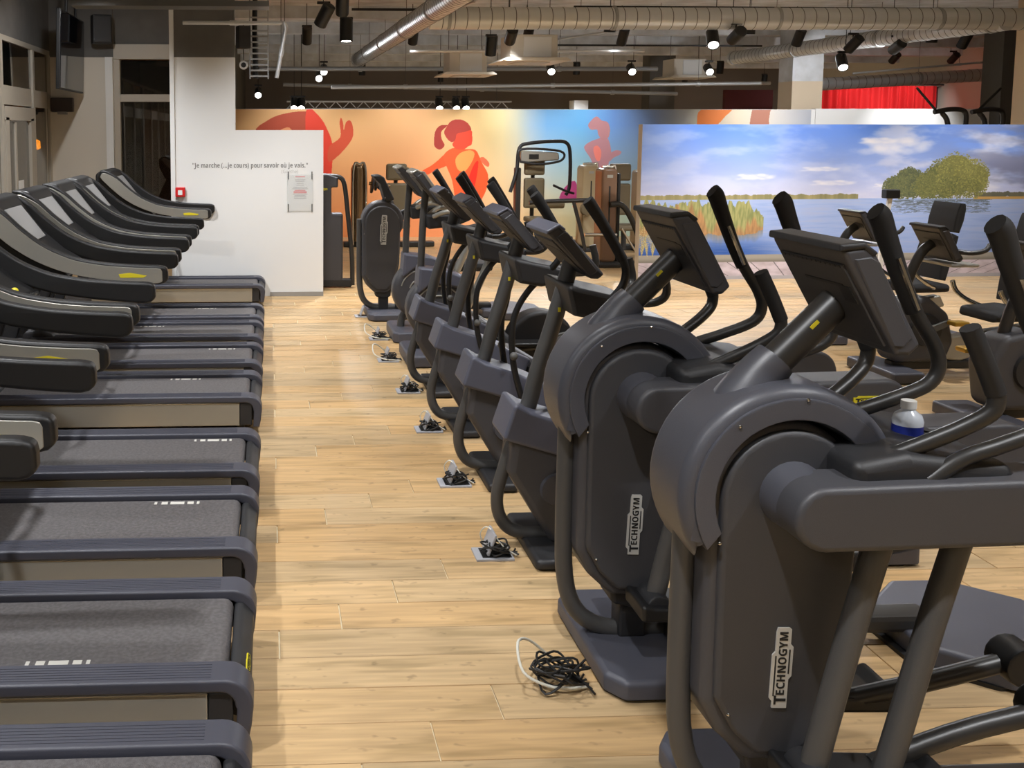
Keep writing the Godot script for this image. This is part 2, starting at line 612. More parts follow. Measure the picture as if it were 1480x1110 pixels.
const KEY := 8.2
func ceiling_lamps() -> void:
	M.lens_on = mat(Color(1, 0.98, 0.95), 0.4)
	M.lens_on.emission_enabled = true
	M.lens_on.emission = Color(1.0, 0.98, 0.95)
	M.lens_on.emission_energy_multiplier = 14.0
	M.lens_off = mat(c8(60, 60, 62), 0.2)
	# tracks over the aisle and the machines, this side of what the camera shows of the ceiling
	for z in [1.4, -1.4, -4.2, -7.0, -9.6]:
		track(-2.6, 9.0, 3.62, z)
		track_spot(V(-1.75, 3.36, z), V(-1.75, 0, z - 0.5), KEY * 1.25, 66.0, "added black cylinder spotlight over the treadmills, brightening the left side")  # added fill lamps out of view, lifting the dark treadmill side
		for x in [0.45, 2.7, 5.2, 7.7]:
			track_spot(V(x, 3.36, z), V(x - 0.25 if x > 1 else x, 0, z - 0.6), KEY, 46.0, "lit black cylinder spotlight on a track over the machines")
	track_spot(V(-2.0, 3.5, -10.6), V(-2.55, 0.7, -13.4), 3.6, 60.0, "added unseen spotlight brightening the end wall beside the television")  # added lamp above the frame, only to lighten end wall and glazed front
	for x in [3.4, 5.7, 8.1]:
		track_spot(V(x, 3.4, -10.9), V(x, 0, -11.0), KEY, 44.0, "added unseen spotlight brightening the floor before the lake picture")  # added lamps above the frame, brightening the far floor
	# heads in view
	track(0.05, 5.6, 3.6, -12.0)
	track_spot(V(0.88, 3.30, -12.0), V(1.0, 0, -14.5), 0.0, 38.0, "unlit upright black cylinder spotlight over the end of the aisle")
	track_spot(V(0.61, 3.17, -12.0), V(-0.6, 0.8, -13.6), 0.0, 38.0, "unlit tilted black cylinder spotlight turned to the dark wall")
	track_spot(V(0.93, 2.97, -12.0), V(0.9, 0, -11.6), KEY * 1.2, 48.0, "lit black cylinder spotlight close to the open duct end")
	track(1.16, 4.2, 3.6, -14.0)
	track_spot(V(3.14, 2.97, -14.0), V(3.2, 0.4, -14.9), KEY * 1.4, 52.0, "lit spotlight at the edge of the larger air conditioner")
	track_spot(V(3.41, 3.16, -14.0), V(3.6, 1.0, -17.4), KEY * 0.8, 30.0, "lit spotlight in front of the larger air conditioner casing")
	track(4.2, 10.8, 3.6, -13.6)
	track_spot(V(4.71, 3.26, -13.6), V(4.6, 0, -13.9), 0.0, 38.0, "unlit spotlight under the crossing duct beside the air conditioner")
	track_spot(V(6.68, 3.24, -13.6), V(6.7, 0, -13.9), 0.0, 38.0, "unlit spotlight under the middle of the crossing duct")
	track_spot(V(5.91, 3.03, -13.0), V(5.0, 0, -10.0), KEY * 1.3, 48.0, "lit spotlight of the pair under the crossing duct")
	track_spot(V(6.16, 3.10, -13.0), V(6.2, 1.4, -17.4), 0.0, 38.0, "unlit spotlight of the pair under the crossing duct")
	track_spot(V(8.88, 2.87, -15.0), V(8.0, 0, -12.2), KEY * 1.3, 50.0, "lit spotlight beside the cream column head")
	track_spot(V(9.65, 3.14, -15.0), V(9.95, 2.1, -18.0), KEY, 44.0, "lit spotlight in front of the red curtain's dark surround")
	track_spot(V(8.94, 3.14, -15.0), V(8.2, 1.0, -17.4), 0.0, 38.0, "unlit tilted spotlight beside the cream column head")
	track_spot(V(10.26, 3.26, -15.0), V(10.3, 0, -15.3), 0.0, 38.0, "unlit hanging spotlight over the handle towers")
	track(4.6, 9.6, 3.55, -19.0)
	var over := ["above the slim blue runner", "beside the grey column", "above the orange limbs of the print"]
	for k in range(3):
		var x: float = [5.46, 7.05, 8.59][k]
		track_spot(V(x, 3.04, -19.0), V(x - 1.2, 0, -12.6), KEY * 0.7, 42.0, "lit spotlight behind the runner partition " + over[k])
	track_spot(V(1.10, 3.08, -20.0), V(0.8, 0, -13.2), KEY * 0.5, 42.0, "upper lit spotlight of the pair over the truss")
	track_spot(V(1.00, 2.95, -20.0), V(0.7, 0, -12.8), KEY * 0.5, 42.0, "lower lit spotlight of the pair over the truss")
	track_spot(V(-0.24, 2.65, -21.0), V(-0.3, 0, -15.0), KEY * 0.6, 42.0, "small lit spotlight beside the cable ladder")
	for q in [[2.2, -23.5], [4.6, -26.5], [7.2, -23.0], [10.4, -22.5], [11.5, -27.0], [14.0, -27.5]]:
		track_spot(V(q[0], 3.22, q[1]), V(q[0], 0, q[1] - 0.4), KEY * 1.5, 60.0, "added spotlight brightening the hall beyond the partitions")  # added lamps so bounced light lifts the far ceiling and back wall
	# wall washers: they stand just this side of what they light
	track_spot(V(0.3, 3.36, -9.6), V(0.35, 1.5, -11.2), 3.6, 40.0, "lit spotlight aimed at the white partition")
	for x in [5.55, 6.9, 9.0]:
		track_spot(V(x, 3.4, -10.7), V(x, 1.35, -12.25), 11.0 if x < 6 else 9.0, 36.0, "lit spotlight aimed at the lake picture")
	for x in [0.6, 2.3, 4.15, 5.7, 8.6]:
		track_spot(V(x, 3.3, -15.9), V(x, 1.2, -17.4), 6.2, 40.0, "lit spotlight aimed at the runner picture")
	track_spot(V(11.6, 3.3, -16.2), V(11.6, 1.6, -17.5), 9.0, 34.0, "lit spotlight aimed at the plain white partition")
	for x in [14.4, 15.8]:
		track_spot(V(x, 3.5, -22.4), V(x, 2.4, -24.0), 6.0, 40.0, "lit spotlight aimed at the red curtain")

# ---------------------------------------------------------------- floor
func floor_planks() -> void:
	var slab := struct("floor", mb().box(V(6.5, -0.058, -13.5), V(21, 0.1, 35)), M.grout)
	var variants := []
	for k in range(16):
		var m := mb()
		var l := 1.198
		var w := 0.1962
		var b := 0.0012
		var y := 0.0
		var s := k % 8
		var r := Rect2(0, s / 8.0 + 0.004, 1, 1.0 / 8 - 0.008)
		if k >= 8: r = Rect2(1, s / 8.0 + 1.0 / 8 - 0.004, -1, -1.0 / 8 + 0.008)
		var t := [V(b, y, -b), V(l - b, y, -b), V(l - b, y, -w + b), V(b, y, -w + b)]
		var o := [V(0, y - b, 0), V(l, y - b, 0), V(l, y - b, -w), V(0, y - b, -w)]
		var d := [V(0, -0.0075, 0), V(l, -0.0075, 0), V(l, -0.0075, -w), V(0, -0.0075, -w)]
		m.quad_uv(t[0], t[1], t[2], t[3], r)
		for i in range(4):
			var j := (i + 1) % 4
			var e := Rect2(r.position.x + 0.01, r.position.y + 0.01, 0.02, 0.01)
			m.quad_uv(o[i], o[j], t[j], t[i], e)
			m.quad_uv(d[i], d[j], o[j], o[i], e)
		variants.append(m)
	var meshes := []
	for m in variants: meshes.append(m.mesh(10))
	var rng := RandomNumberGenerator.new()
	rng.seed = 42
	var rest := mb()
	for k in range(-24, 140):
		var zn := -2.58 - 0.2 * k
		var first := fposmod(0.271 + 0.2405 * k, 1.2025)
		for c in range(-5, 16):
			var x := first + c * 1.2025
			if x < -4.2 or x > 16.5: continue
			var which := rng.randi() % 16
			if k >= -1 and k < 29 and x > -1.25 and x < 0.78 * -zn + 0.15 and x < 4.2:
				var p := part(slab, "plank", meshes[which], M.wood)
				p.position = V(x, 0, zn)
			else:
				var src: MB = variants[which]
				for i in range(6):
					rest.v.append(src.v[i] + V(x, 0, zn))
					rest.uv.append(src.uv[i])
	var o := part(slab, "distant_planks", rest.mesh(10), M.wood)
	o.set_meta("kind", "stuff")

# ---------------------------------------------------------------- shell
func wallbox(x0: float, x1: float, y0: float, y1: float, z0: float, z1: float) -> MB:
	return mb().box(V((x0 + x1) / 2, (y0 + y1) / 2, (z0 + z1) / 2), V(absf(x1 - x0), absf(y1 - y0), absf(z1 - z0)))

func shell() -> void:
	var c := struct("ceiling", wallbox(-4, 17, 3.98, 4.15, -31, 4), M.dark_wall)
	for k in range(29):
		var z := 3.4 - k * 1.2
		struct("ceiling_panel", wallbox(-3.2, 16.9, 3.92, 3.98, z, z - 1.17), M.concrete, c)
	for k in range(6):
		struct("beam", wallbox(-3.2, 16.9, 3.72, 3.92, -16.2 - k * 2.4, -16.45 - k * 2.4), M.concrete, c)
	struct("wall_back", wallbox(-4, 17, 0, 3.98, -31, -30.8), M.tan)
	struct("wall_right", wallbox(16.8, 17, 0, 3.98, -31, 4), M.offwhite)
	struct("wall_rear", wallbox(-4, 17, 0, 3.98, 3.8, 4), M.offwhite)
	# partition with the quotation: a tall part up to the ceiling and a low part beside it
	var w := struct("wall_quotation", wallbox(-1.07, 0.61, 0, 1.905, -11.2, -11.36), M.white)
	struct("tall_part", wallbox(-1.07, -0.39, 1.905, 2.72, -11.2, -11.36), M.white, w)
	struct("dark_upper_part", wallbox(-1.07, -0.39, 2.72, 3.98, -11.2, -11.36), M.dark_wall, w)
	struct("baseboard_quotation", wallbox(-0.0, 0.612, 0, 0.05, -11.185, -11.2), M.skirting)
	struct("trim_1", wallbox(-1.12, -1.07, 0, 3.3, -11.18, -11.36), M.white)
	# the hall behind
	struct("column_cream", wallbox(9.7, 10.28, 0, 2.82, -18.0, -18.5), M.cream)
	struct("column_cream_head", wallbox(9.7, 10.28, 2.82, 3.98, -18.0, -18.5), M.concrete)
	struct("column_grey", wallbox(9.35, 9.98, 0, 3.98, -24, -24.5), M.steel_grey)
	struct("column_white", wallbox(7.48, 7.83, 0, 2.65, -24, -24.4), M.white)
	struct("wall_wine", wallbox(12.2, 13.5, 0, 3.0, -26, -26.15), M.wine)
	struct("wall_wine_far", wallbox(16.2, 16.8, 0, 3.0, -24.2, -24.35), M.wine)
	struct("column_pillar", wallbox(10.22, 10.9, 0, 3.98, -12.75, -13.2), M.cream)
	struct("column_pillar_grey", wallbox(13.1, 13.6, 0, 3.98, -17.2, -17.7), M.steel_grey)
	struct("wall_white_far", wallbox(9.86, 13.2, 0, 2.3, -17.45, -17.6), M.white)

func left_side() -> void:
	# glazed front along the treadmills
	var x := -3.0
	var f := struct("wall_left", wallbox(x - 0.2, x, 2.98, 3.98, 4, -13.7), M.dark_wall)
	struct("plinth", wallbox(x - 0.2, x, 0, 0.12, 4, -13.7), M.frame, f)
	struct("spandrel", wallbox(x - 0.14, x - 0.02, 2.2, 2.42, 4, -13.7), M.frame, f)
	struct("head_rail", wallbox(x - 0.14, x - 0.0, 2.92, 2.98, 4, -13.7), M.frame, f)
	var n := 1
	var zs := [4.0, 2.4, 0.8, -0.8, -2.4, -4.0, -5.6, -7.2, -8.8, -9.9, -11.25, -12.75, -13.66]
	for i in range(zs.size() - 1):
		var a: float = zs[i]
		var b: float = zs[i + 1]
		var win := struct("window_%d" % n, wallbox(x - 0.035, x - 0.02, 2.42, 2.92, a - 0.06, b + 0.06), M.glass)
		struct("mullion", wallbox(x - 0.13, x + 0.006, 0.12, 2.92, b + 0.045, b - 0.045), M.frame, win)
		n += 1
		if i == 10: continue
		var low := struct("window_%d" % n, wallbox(x - 0.035, x - 0.02, 0.12, 2.2, a - 0.06, b + 0.06), M.glass)
		struct("sash", wallbox(x - 0.06, x - 0.008, 0.12, 2.2, b + 0.2, b + 0.15), M.frame, low)
		n += 1
	# glazed door in the front
	var d := struct("door_1", wallbox(x - 0.035, x - 0.02, 0.1, 2.05, -11.55, -12.5), M.glass)
	struct("door_frame", wallbox(x - 0.12, x + 0.015, 2.02, 2.18, -11.3, -12.7), M.frame, d)
	for z in [-11.42, -12.6]:
		struct("door_stile", wallbox(x - 0.12, x + 0.015, 0, 2.05, z + 0.08, z - 0.06), M.frame, d)
	struct("door_stile", wallbox(x - 0.06, x + 0.0, 0, 2.0, -11.8, -11.86), M.frame, d)
	struct("paper_notice", wallbox(x - 0.019, x - 0.016, 1.05, 1.3, -11.95, -12.2), M.white, d)
	# added amber glow behind the door, imitating a yellow reflection in its glass
	var sl := thing("reflection_lamp", "added amber glow imitating a yellow reflection in the glass door", "lamp", V(-3.75, 0, -16.0))
	var am := mat(c8(255, 170, 20), 0.5)
	am.emission_enabled = true
	am.emission = Color(1.0, 0.55, 0.03)
	am.emission_energy_multiplier = 40.0
	part(sl, "pole", mb().cyl(V(0, -0.5), V(0, 1.62), 0.03), M.dark)
	part(sl, "reflection_globe", mb().lathe([[0.03, 1.6], [0.08, 1.63], [0.11, 1.68], [0.09, 1.73], [0.02, 1.76]], Transform3D.IDENTITY, 14), am)
	var ol := OmniLight3D.new()
	ol.name = "reflection_glow"
	sl.add_child(ol)
	ol.position = V(0, 1.68)
	ol.light_energy = 0.05
	ol.light_color = Color(1.0, 0.6, 0.1)
	ol.light_size = 0.08
	ol.shadow_enabled = true
	# end wall with a window, dark band above
	var w := struct("wall_end", wallbox(-3.0, -2.19, 0, 2.9, -13.7, -13.9), M.offwhite)
	struct("pilaster", wallbox(-2.24, -2.14, 0, 2.9, -13.64, -13.9), M.white, w)
	struct("dark_band", wallbox(-3.2, -2.14, 2.9, 3.98, -13.7, -13.9), M.dark_wall, w)
	struct("dark_band", wallbox(-2.14, -0.52, 3.08, 3.98, -13.78, -13.96), M.dark_wall, w)
	struct("window_header", wallbox(-2.14, -0.52, 2.88, 3.08, -13.72, -13.95), M.frame, w)
	struct("sill_wall", wallbox(-2.14, -0.52, 0, 0.45, -13.72, -13.95), M.frame, w)
	struct("wall_end_far", wallbox(-0.95, -0.75, 0, 3.98, -13.96, -30.8), M.steel_grey)
	var win := struct("window_end", wallbox(-2.09, -0.66, 0.5, 2.3, -13.84, -13.855), M.glass)
	struct("pane", wallbox(-2.09, -0.66, 2.4, 2.86, -13.84, -13.855), M.glass, win)
	struct("transom", wallbox(-2.14, -0.62, 2.3, 2.4, -13.76, -13.9), M.frame, win)
	struct("jamb", wallbox(-2.14, -2.06, 0.45, 2.88, -13.75, -13.92), M.frame, win)
	struct("jamb", wallbox(-0.7, -0.62, 0.45, 2.88, -13.75, -13.92), M.frame, win)
	# wall-hung screen facing the treadmills, speaker, small sign
	var tv := thing("wall_television", "large switched-off television hung high facing the treadmills", "television", V(-2.5, 2.88, -12.78))
	tv.rotation.z = -0.03
	part(tv, "housing", mb().box(V(-0.03, 0), V(0.05, 0.96, 1.5), 0.008), M.black)
	part(tv, "screen", mb().box(V(-0.003, 0), V(0.006, 0.92, 1.46)), M.screen)
	part(tv, "hanger", mb().cyl(V(-0.03, 0.4, 0.3), V(-0.03, 1.1, 0.3), 0.018, -1.0, 8), M.black)
	part(tv, "hanger", mb().cyl(V(-0.03, 0.4, -0.3), V(-0.03, 1.1, -0.3), 0.018, -1.0, 8), M.black)
	speaker(V(-2.25, 3.25, -13.45), 0.25, 0.38, "black box loudspeaker high on the dark end wall")
	speaker(V(-0.3, 2.97, -11.5), 0.15, 0.26, "black box loudspeaker hung beside the cable ladder")
	var sg := thing("wall_box", "dark brown flat box on the wall under the television", "box", V(-2.82, 2.16, -13.6))
	part(sg, "case", mb().box(V(0, 0.09), V(0.3, 0.19, 0.1), 0.01), mat(c8(50, 36, 28), 0.5))
	part(sg, "bracket", mb().box(V(0, -0.02), V(0.12, 0.04, 0.1), 0.005), M.skirting)

func speaker(at: Vector3, w: float, h: float, label: String) -> void:
	var s := thing("loudspeaker", label, "speaker", at, 0.35)
	part(s, "cabinet", mb().box(V(0, 0), V(w, h, w * 0.8), 0.012), M.black)
	part(s, "grille", mb().box(V(0, 0, w * 0.4), V(w * 0.88, h * 0.9, 0.012), 0.004), M.dark)
	part(s, "bracket", mb().cyl(V(0, 0, -w * 0.4), V(0, 0.0, -w * 0.4 - 0.12), 0.02, -1.0, 8), M.black)

# ---------------------------------------------------------------- printed partitions
func col_at(stops: Array, x: float) -> Color:
	for i in range(stops.size() - 1):
		if x <= stops[i + 1][0]:
			var t := clampf((x - stops[i][0]) / (stops[i + 1][0] - stops[i][0]), 0.0, 1.0)
			return stops[i][1].lerp(stops[i + 1][1], t)
	return stops[stops.size() - 1][1]

func trace(img: Image, a: Array, ox: float, oy: float, sc: float, col: Color, smooth := true) -> void:
	# outline in the print's own units, moved and scaled onto the canvas
	var p := PackedVector2Array()
	for i in range(0, a.size(), 2): p.append(Vector2((a[i] / sc + ox) * 2.0, (a[i + 1] / sc + oy) * 2.0))
	fill_poly(img, smooth_poly(p) if smooth else p, col)

func runner_print() -> Image:
	var w := 1740
	var h := 372
	var up := [[0.0, c8(222, 176, 120)], [200.0, c8(236, 184, 124)], [300.0, c8(238, 184, 128)], [360.0, c8(246, 204, 140)], [400.0, c8(253, 228, 164)], [420.0, c8(252, 238, 184)], [440.0, c8(228, 230, 206)], [460.0, c8(178, 208, 230)], [484.0, c8(126, 186, 240)], [535.0, c8(112, 188, 246)], [580.0, c8(112, 158, 226)], [640.0, c8(126, 150, 196)], [700.0, c8(196, 196, 186)], [760.0, c8(226, 210, 184)], [869.0, c8(176, 180, 190)]]
	var dn := [[0.0, c8(220, 140, 84)], [200.0, c8(236, 150, 90)], [330.0, c8(240, 150, 96)], [400.0, c8(248, 196, 146)], [470.0, c8(244, 214, 160)], [560.0, c8(214, 222, 186)], [630.0, c8(170, 200, 196)], [760.0, c8(222, 200, 172)], [869.0, c8(190, 186, 184)]]
	var nz := FastNoiseLite.new()
	nz.seed = 3
	nz.frequency = 0.004
	var data := PackedByteArray()
	data.resize(w * h * 3)
	var cols_u := []
	var cols_d := []
	for x in range(w):
		cols_u.append(col_at(up, x / 2.0)); cols_d.append(col_at(dn, x / 2.0))
	var i := 0
	for y in range(h):
		var t := clampf((y / float(h) - 0.12) * 1.35, 0.0, 1.0)
		for x in range(w):
			var c: Color = cols_u[x].lerp(cols_d[x], t)
			data[i] = int(c.r * 255); data[i + 1] = int(c.g * 255); data[i + 2] = int(c.b * 255)
			i += 3
	var img := Image.create_from_data(w, h, false, Image.FORMAT_RGB8, data)
	var ox := -300.0
	var oy := -158.0
	# big runner, partly behind the white partition
	trace(img, [368, 190, 385, 174, 406, 165, 436, 161, 456, 168, 462, 200, 400, 205], ox, oy, 1, c8(178, 74, 48))
	trace(img, [388, 205, 400, 190, 416, 184, 420, 200], ox, oy, 1, c8(226, 150, 100))
	trace(img, [440, 158, 458, 168, 470, 188, 477, 212, 475, 260, 470, 300, 445, 300, 440, 220], ox, oy, 1, c8(228, 66, 44))
	trace(img, [472, 234, 472, 212, 488, 198, 487, 178, 489, 170, 492, 178, 493, 188, 496, 177, 502, 174, 506, 184, 505, 200, 490, 220], ox, oy, 1, c8(214, 84, 54))
	# runner with the ponytail
	var zx := 440.0 + ox
	var zy := 140.0 + oy
	trace(img, [980, 410, 930, 450, 880, 490, 815, 530, 840, 560, 920, 520, 1000, 480], zx, zy, 4.933, c8(242, 92, 40))
	trace(img, [1030, 365, 1110, 372, 1190, 378, 1222, 430, 1245, 480, 1285, 560, 1275, 660, 1230, 760, 1180, 860, 1120, 880, 1060, 760, 1030, 600, 990, 500, 965, 420], zx, zy, 4.933, c8(244, 96, 44))
	trace(img, [1085, 400, 1150, 380, 1185, 400, 1170, 460, 1120, 530, 1070, 520, 1050, 450], zx, zy, 4.933, c8(250, 168, 88))
	trace(img, [1185, 480, 1215, 470, 1190, 640, 1150, 720, 1120, 690, 1140, 600], zx, zy, 4.933, c8(248, 44, 22))
	trace(img, [990, 200, 940, 204, 908, 240, 898, 300, 902, 352, 940, 375, 972, 345, 952, 300, 948, 250, 978, 216], zx, zy, 4.933, c8(172, 56, 44))
	trace(img, [985, 215, 1010, 178, 1052, 160, 1102, 166, 1142, 195, 1158, 238, 1110, 252, 1070, 262, 1058, 300, 1022, 322, 985, 290, 968, 250], zx, zy, 4.933, c8(186, 62, 50))
	trace(img, [1060, 262, 1110, 250, 1160, 238, 1168, 290, 1164, 338, 1140, 352, 1112, 372, 1060, 372, 1028, 340, 1050, 300], zx, zy, 4.933, c8(238, 76, 48))
	trace(img, [1225, 440, 1250, 430, 1290, 470, 1285, 500, 1250, 480], zx, zy, 4.933, c8(244, 120, 80))
	# slim runner on the blue field
	zx = 740.0 + ox
	zy = 0.0 + oy
	trace(img, [470, 795, 500, 785, 528, 795, 545, 845, 548, 890, 535, 950, 548, 1040, 540, 1160, 500, 1240, 470, 1160, 445, 1040, 440, 930, 400, 865, 394, 838, 425, 812], zx, zy, 3.965, c8(196, 142, 152))
	trace(img, [445, 850, 470, 835, 492, 870, 485, 920, 462, 915], zx, zy, 3.965, c8(250, 140, 128))
	trace(img, [540, 885, 575, 862, 606, 868, 600, 886, 562, 906, 540, 926], zx, zy, 3.965, c8(196, 142, 152))
	trace(img, [412, 716, 430, 688, 460, 666, 490, 690, 522, 698, 538, 735, 532, 785, 500, 802, 472, 772, 464, 742, 428, 742], zx, zy, 3.965, c8(196, 140, 146))
	# tropical flower and the big orange limbs at the far end
	trace(img, [806, 290, 812, 272, 826, 262, 832, 276, 838, 290], ox, oy, 1, c8(176, 62, 120))
	trace(img, [824, 300, 840, 284, 852, 296, 846, 312], ox, oy, 1, c8(240, 140, 90))
	trace(img, [1002, 190, 1008, 158, 1052, 156, 1040, 172, 1030, 195, 1026, 300, 1000, 300], ox, oy, 1, c8(232, 130, 62))
	trace(img, [1084, 150, 1112, 150, 1108, 172, 1112, 260, 1080, 260], ox, oy, 1, c8(168, 112, 92))
	return img

func lake_print() -> Image:
	var w := 1346
	var h := 448
	var n1 := FastNoiseLite.new()
	n1.seed = 8
	n1.frequency = 0.006
	n1.fractal_octaves = 5
	var n2 := FastNoiseLite.new()
	n2.seed = 19
	n2.frequency = 0.05
	n2.fractal_octaves = 3
	var img := Image.create_empty(w, h, false, Image.FORMAT_RGB8)
	var sky_t := c8(96, 138, 222)
	var sky_b := c8(204, 204, 228)
	var hz := 214
	for y in range(h):
		for x in range(w):
			var c: Color
			if y < hz:
				var t := y / float(hz)
				c = sky_t.lerp(sky_b, pow(t, 1.1))
				var right := smoothstep(480.0, 900.0, float(x))
				var cl := n1.get_noise_2d(x * 0.7, y * 2.2)
				c = c.lerp(c8(232, 230, 240), smoothstep(-0.15, 0.5, cl + 0.2 * t) * (0.3 + 0.5 * right))
				var dk := smoothstep(-0.2, 0.45, n1.get_noise_2d(x * 0.5 + 300.0, y * 1.6 + 90.0) + right * 0.15)
				c = c.lerp(c8(132, 136, 164), dk * (0.1 + 0.72 * smoothstep(820.0, 1080.0, float(x)) + 0.3 * right * smoothstep(70.0, 150.0, float(y))))
				c = c.lerp(c8(112, 130, 166), 0.5 * (1.0 - smoothstep(0.0, 190.0, float(x))) * (1.0 - t))
			elif y < 376:
				var t := (y - hz) / 162.0
				c = c8(166, 184, 224).lerp(c8(146, 166, 212), t)
				c = c.lerp(c8(44, 84, 160), smoothstep(0.55, 1.0, t) * (1.0 - smoothstep(260.0, 520.0, float(x))))
				var rp := n2.get_noise_2d(x * 0.12, y * 1.6)
				c = c.lerp(c8(120, 144, 200), clampf(rp * 0.5, 0.0, 0.4))
				c = c.lerp(c8(196, 186, 196), clampf(-rp * 0.35, 0.0, 0.25))
			elif y < 398:
				c = c8(158, 152, 140).lerp(c8(126, 120, 110), smoothstep(384.0, 396.0, float(y)))
			elif y < 438:
				var g := n2.get_noise_2d(x * 0.3, y * 0.8)
				c = c8(206, 192, 198).lerp(c8(176, 162, 166), clampf(g + 0.3, 0.0, 1.0))
			else:
				c = c8(168, 164, 168)
			img.set_pixel(x, y, c)
	# long bright clouds
	for q in [[330, 150, 60, 8], [740, 62, 110, 22], [690, 46, 60, 8], [560, 168, 70, 7], [720, 176, 40, 5], [520, 128, 60, 6]]:
		for k in range(60):
			var rr := n2.get_noise_2d(k * 13.0, q[0])
			var px: float = q[0] + sin(k * 2.4) * q[2] * (0.3 + 0.7 * fposmod(k * 0.37, 1.0))
			var py: float = q[1] + cos(k * 3.1) * q[3] * 0.8
			cloud(img, px, py, q[2] * 0.22, q[3] * 0.55, c8(240, 236, 240), 0.22)
	# far shore
	for x in range(w):
		var t := n2.get_noise_2d(x * 0.6, 5.0)
		var y0 := int(203 + t * 5)
		if x < 640: img.fill_rect(Rect2i(x, y0, 1, 216 - y0), c8(134, 130, 92).lerp(c8(176, 162, 112), clampf(t + 0.4, 0.0, 1.0)))
		if x > 990:
			img.fill_rect(Rect2i(x, y0 - 4, 1, 14), c8(98, 98, 84).lerp(c8(120, 114, 88), clampf(t + 0.5, 0.0, 1.0)))
			img.fill_rect(Rect2i(x, 211, 1, 8), c8(196, 156, 92))
	# wooded island: leafy crowns of small strokes over a solid mass, with its mirror image
	var rng := RandomNumberGenerator.new()
	rng.seed = 5
	var crowns := [[752, 182, 42, 36, 0], [790, 170, 46, 48, 0], [846, 176, 40, 42, 1], [880, 158, 44, 60, 1], [930, 148, 64, 70, 2], [988, 158, 46, 60, 2], [905, 184, 110, 34, 1]]
	for q in crowns: fill_poly(img, pv(circ(q[0], minf(q[1], 216.0 - q[3] * 0.5), q[3] * 0.9 if q[2] > q[3] else q[2] * 0.92)), [c8(84, 90, 66), c8(96, 100, 62), c8(124, 122, 70)][q[4]])
	for q in crowns:
		for k in range(700):
			var a := rng.randf() * TAU
			var r := sqrt(rng.randf())
			var bx: float = q[0] + cos(a) * r * q[2]
			var by: float = q[1] + sin(a) * r * q[3]
			if by > 215: continue
			var base: Color = [c8(100, 106, 74), c8(116, 118, 70), c8(154, 150, 84)][q[4]]
			var cc := base.lerp(c8(186, 178, 100), rng.randf() * 0.35).lerp(c8(62, 66, 50), rng.randf() * 0.4)
			img.fill_rect(Rect2i(int(bx), int(by), 2 + rng.randi() % 4, 2 + rng.randi() % 3), cc)
	for k in range(900):
		img.fill_rect(Rect2i(int(740.0 + rng.randf() * 290.0), int(219.0 + pow(rng.randf(), 2.0) * 40.0), 6 + rng.randi() % 14, 1), c8(120, 132, 150).lerp(c8(96, 104, 104), rng.randf()))
	# reed beds: a ragged mass drawn in upright strokes, green above, rust below, and its mirror image
	for x in range(0, 362):
		var edge := smoothstep(362.0, 300.0, float(x))
		var top := 218.0 + n2.get_noise_2d(x * 0.9, 70.0) * 22.0 + 14.0 * absf(sin(x * 0.021)) + (1.0 - edge) * 26.0
		var foot := 318.0 + n2.get_noise_2d(x * 0.5, 10.0) * 8.0 - (1.0 - edge) * 10.0
		for y in range(int(top), int(foot)):
			var t := (y - top) / (foot - top)
			var g := n2.get_noise_2d(x * 2.4, y * 0.35)
			var rust := smoothstep(0.45, 0.75, t + n2.get_noise_2d(x * 0.35, 200.0) * 0.9)
			var cc := c8(168, 164, 108).lerp(c8(130, 136, 86), clampf(g * 1.4 + 0.4, 0.0, 1.0))
			cc = cc.lerp(c8(196, 142, 96).lerp(c8(160, 116, 80), clampf(g + 0.5, 0.0, 1.0)), rust * 0.85)
			img.set_pixel(x, y, cc)
		var low := foot + 26.0 + n2.get_noise_2d(x * 0.7, 300.0) * 20.0
		for y in range(int(foot), int(low)):
			var g := n2.get_noise_2d(x * 2.0, y * 0.5)
			img.set_pixel(x, y, img.get_pixel(x, y).lerp(c8(150, 132, 104).lerp(c8(110, 116, 112), clampf(g + 0.5, 0.0, 1.0)), 0.75 * (1.0 - (y - foot) / (low - foot))))
	for q in [[40, 376, 70], [64, 376, 56], [24, 376, 90], [150, 376, 52], [168, 376, 60], [186, 376, 44], [8, 376, 100]]:
		for k in range(16):
			var a := -PI / 2 + (rng.randf() - 0.5) * 0.5
			var l: float = q[2] * (0.3 + 0.7 * rng.randf())
			for s in range(14):
				img.fill_rect(Rect2i(clampi(int(q[0] + cos(a) * l * s / 14.0), 0, w - 2), clampi(int(q[1] + sin(a) * l * s / 14.0), 0, h - 2), 2, 3), c8(206, 190, 140).lerp(c8(150, 140, 96), rng.randf()))
	# plank joints of the printed jetty
	for k in range(-4, 24):
		var xb := 40.0 + k * 62.0
		var lean := (xb - 560.0) * -0.11
		fill_poly(img, PackedVector2Array([Vector2(xb - lean, 398), Vector2(xb - lean + 3, 398), Vector2(xb + lean + 3, 438), Vector2(xb + lean, 438)]), c8(104, 98, 100))
	return img

func cloud(img: Image, cx: float, cy: float, rx: float, ry: float, col: Color, al: float) -> void:
	for y in range(maxi(int(cy - ry), 0), mini(int(cy + ry) + 1, 200)):
		for x in range(maxi(int(cx - rx), 0), mini(int(cx + rx) + 1, img.get_width())):
			var d := Vector2((x - cx) / rx, (y - cy) / ry).length_squared()
			if d < 1.0: img.set_pixel(x, y, img.get_pixel(x, y).lerp(col, al * (1.0 - d)))

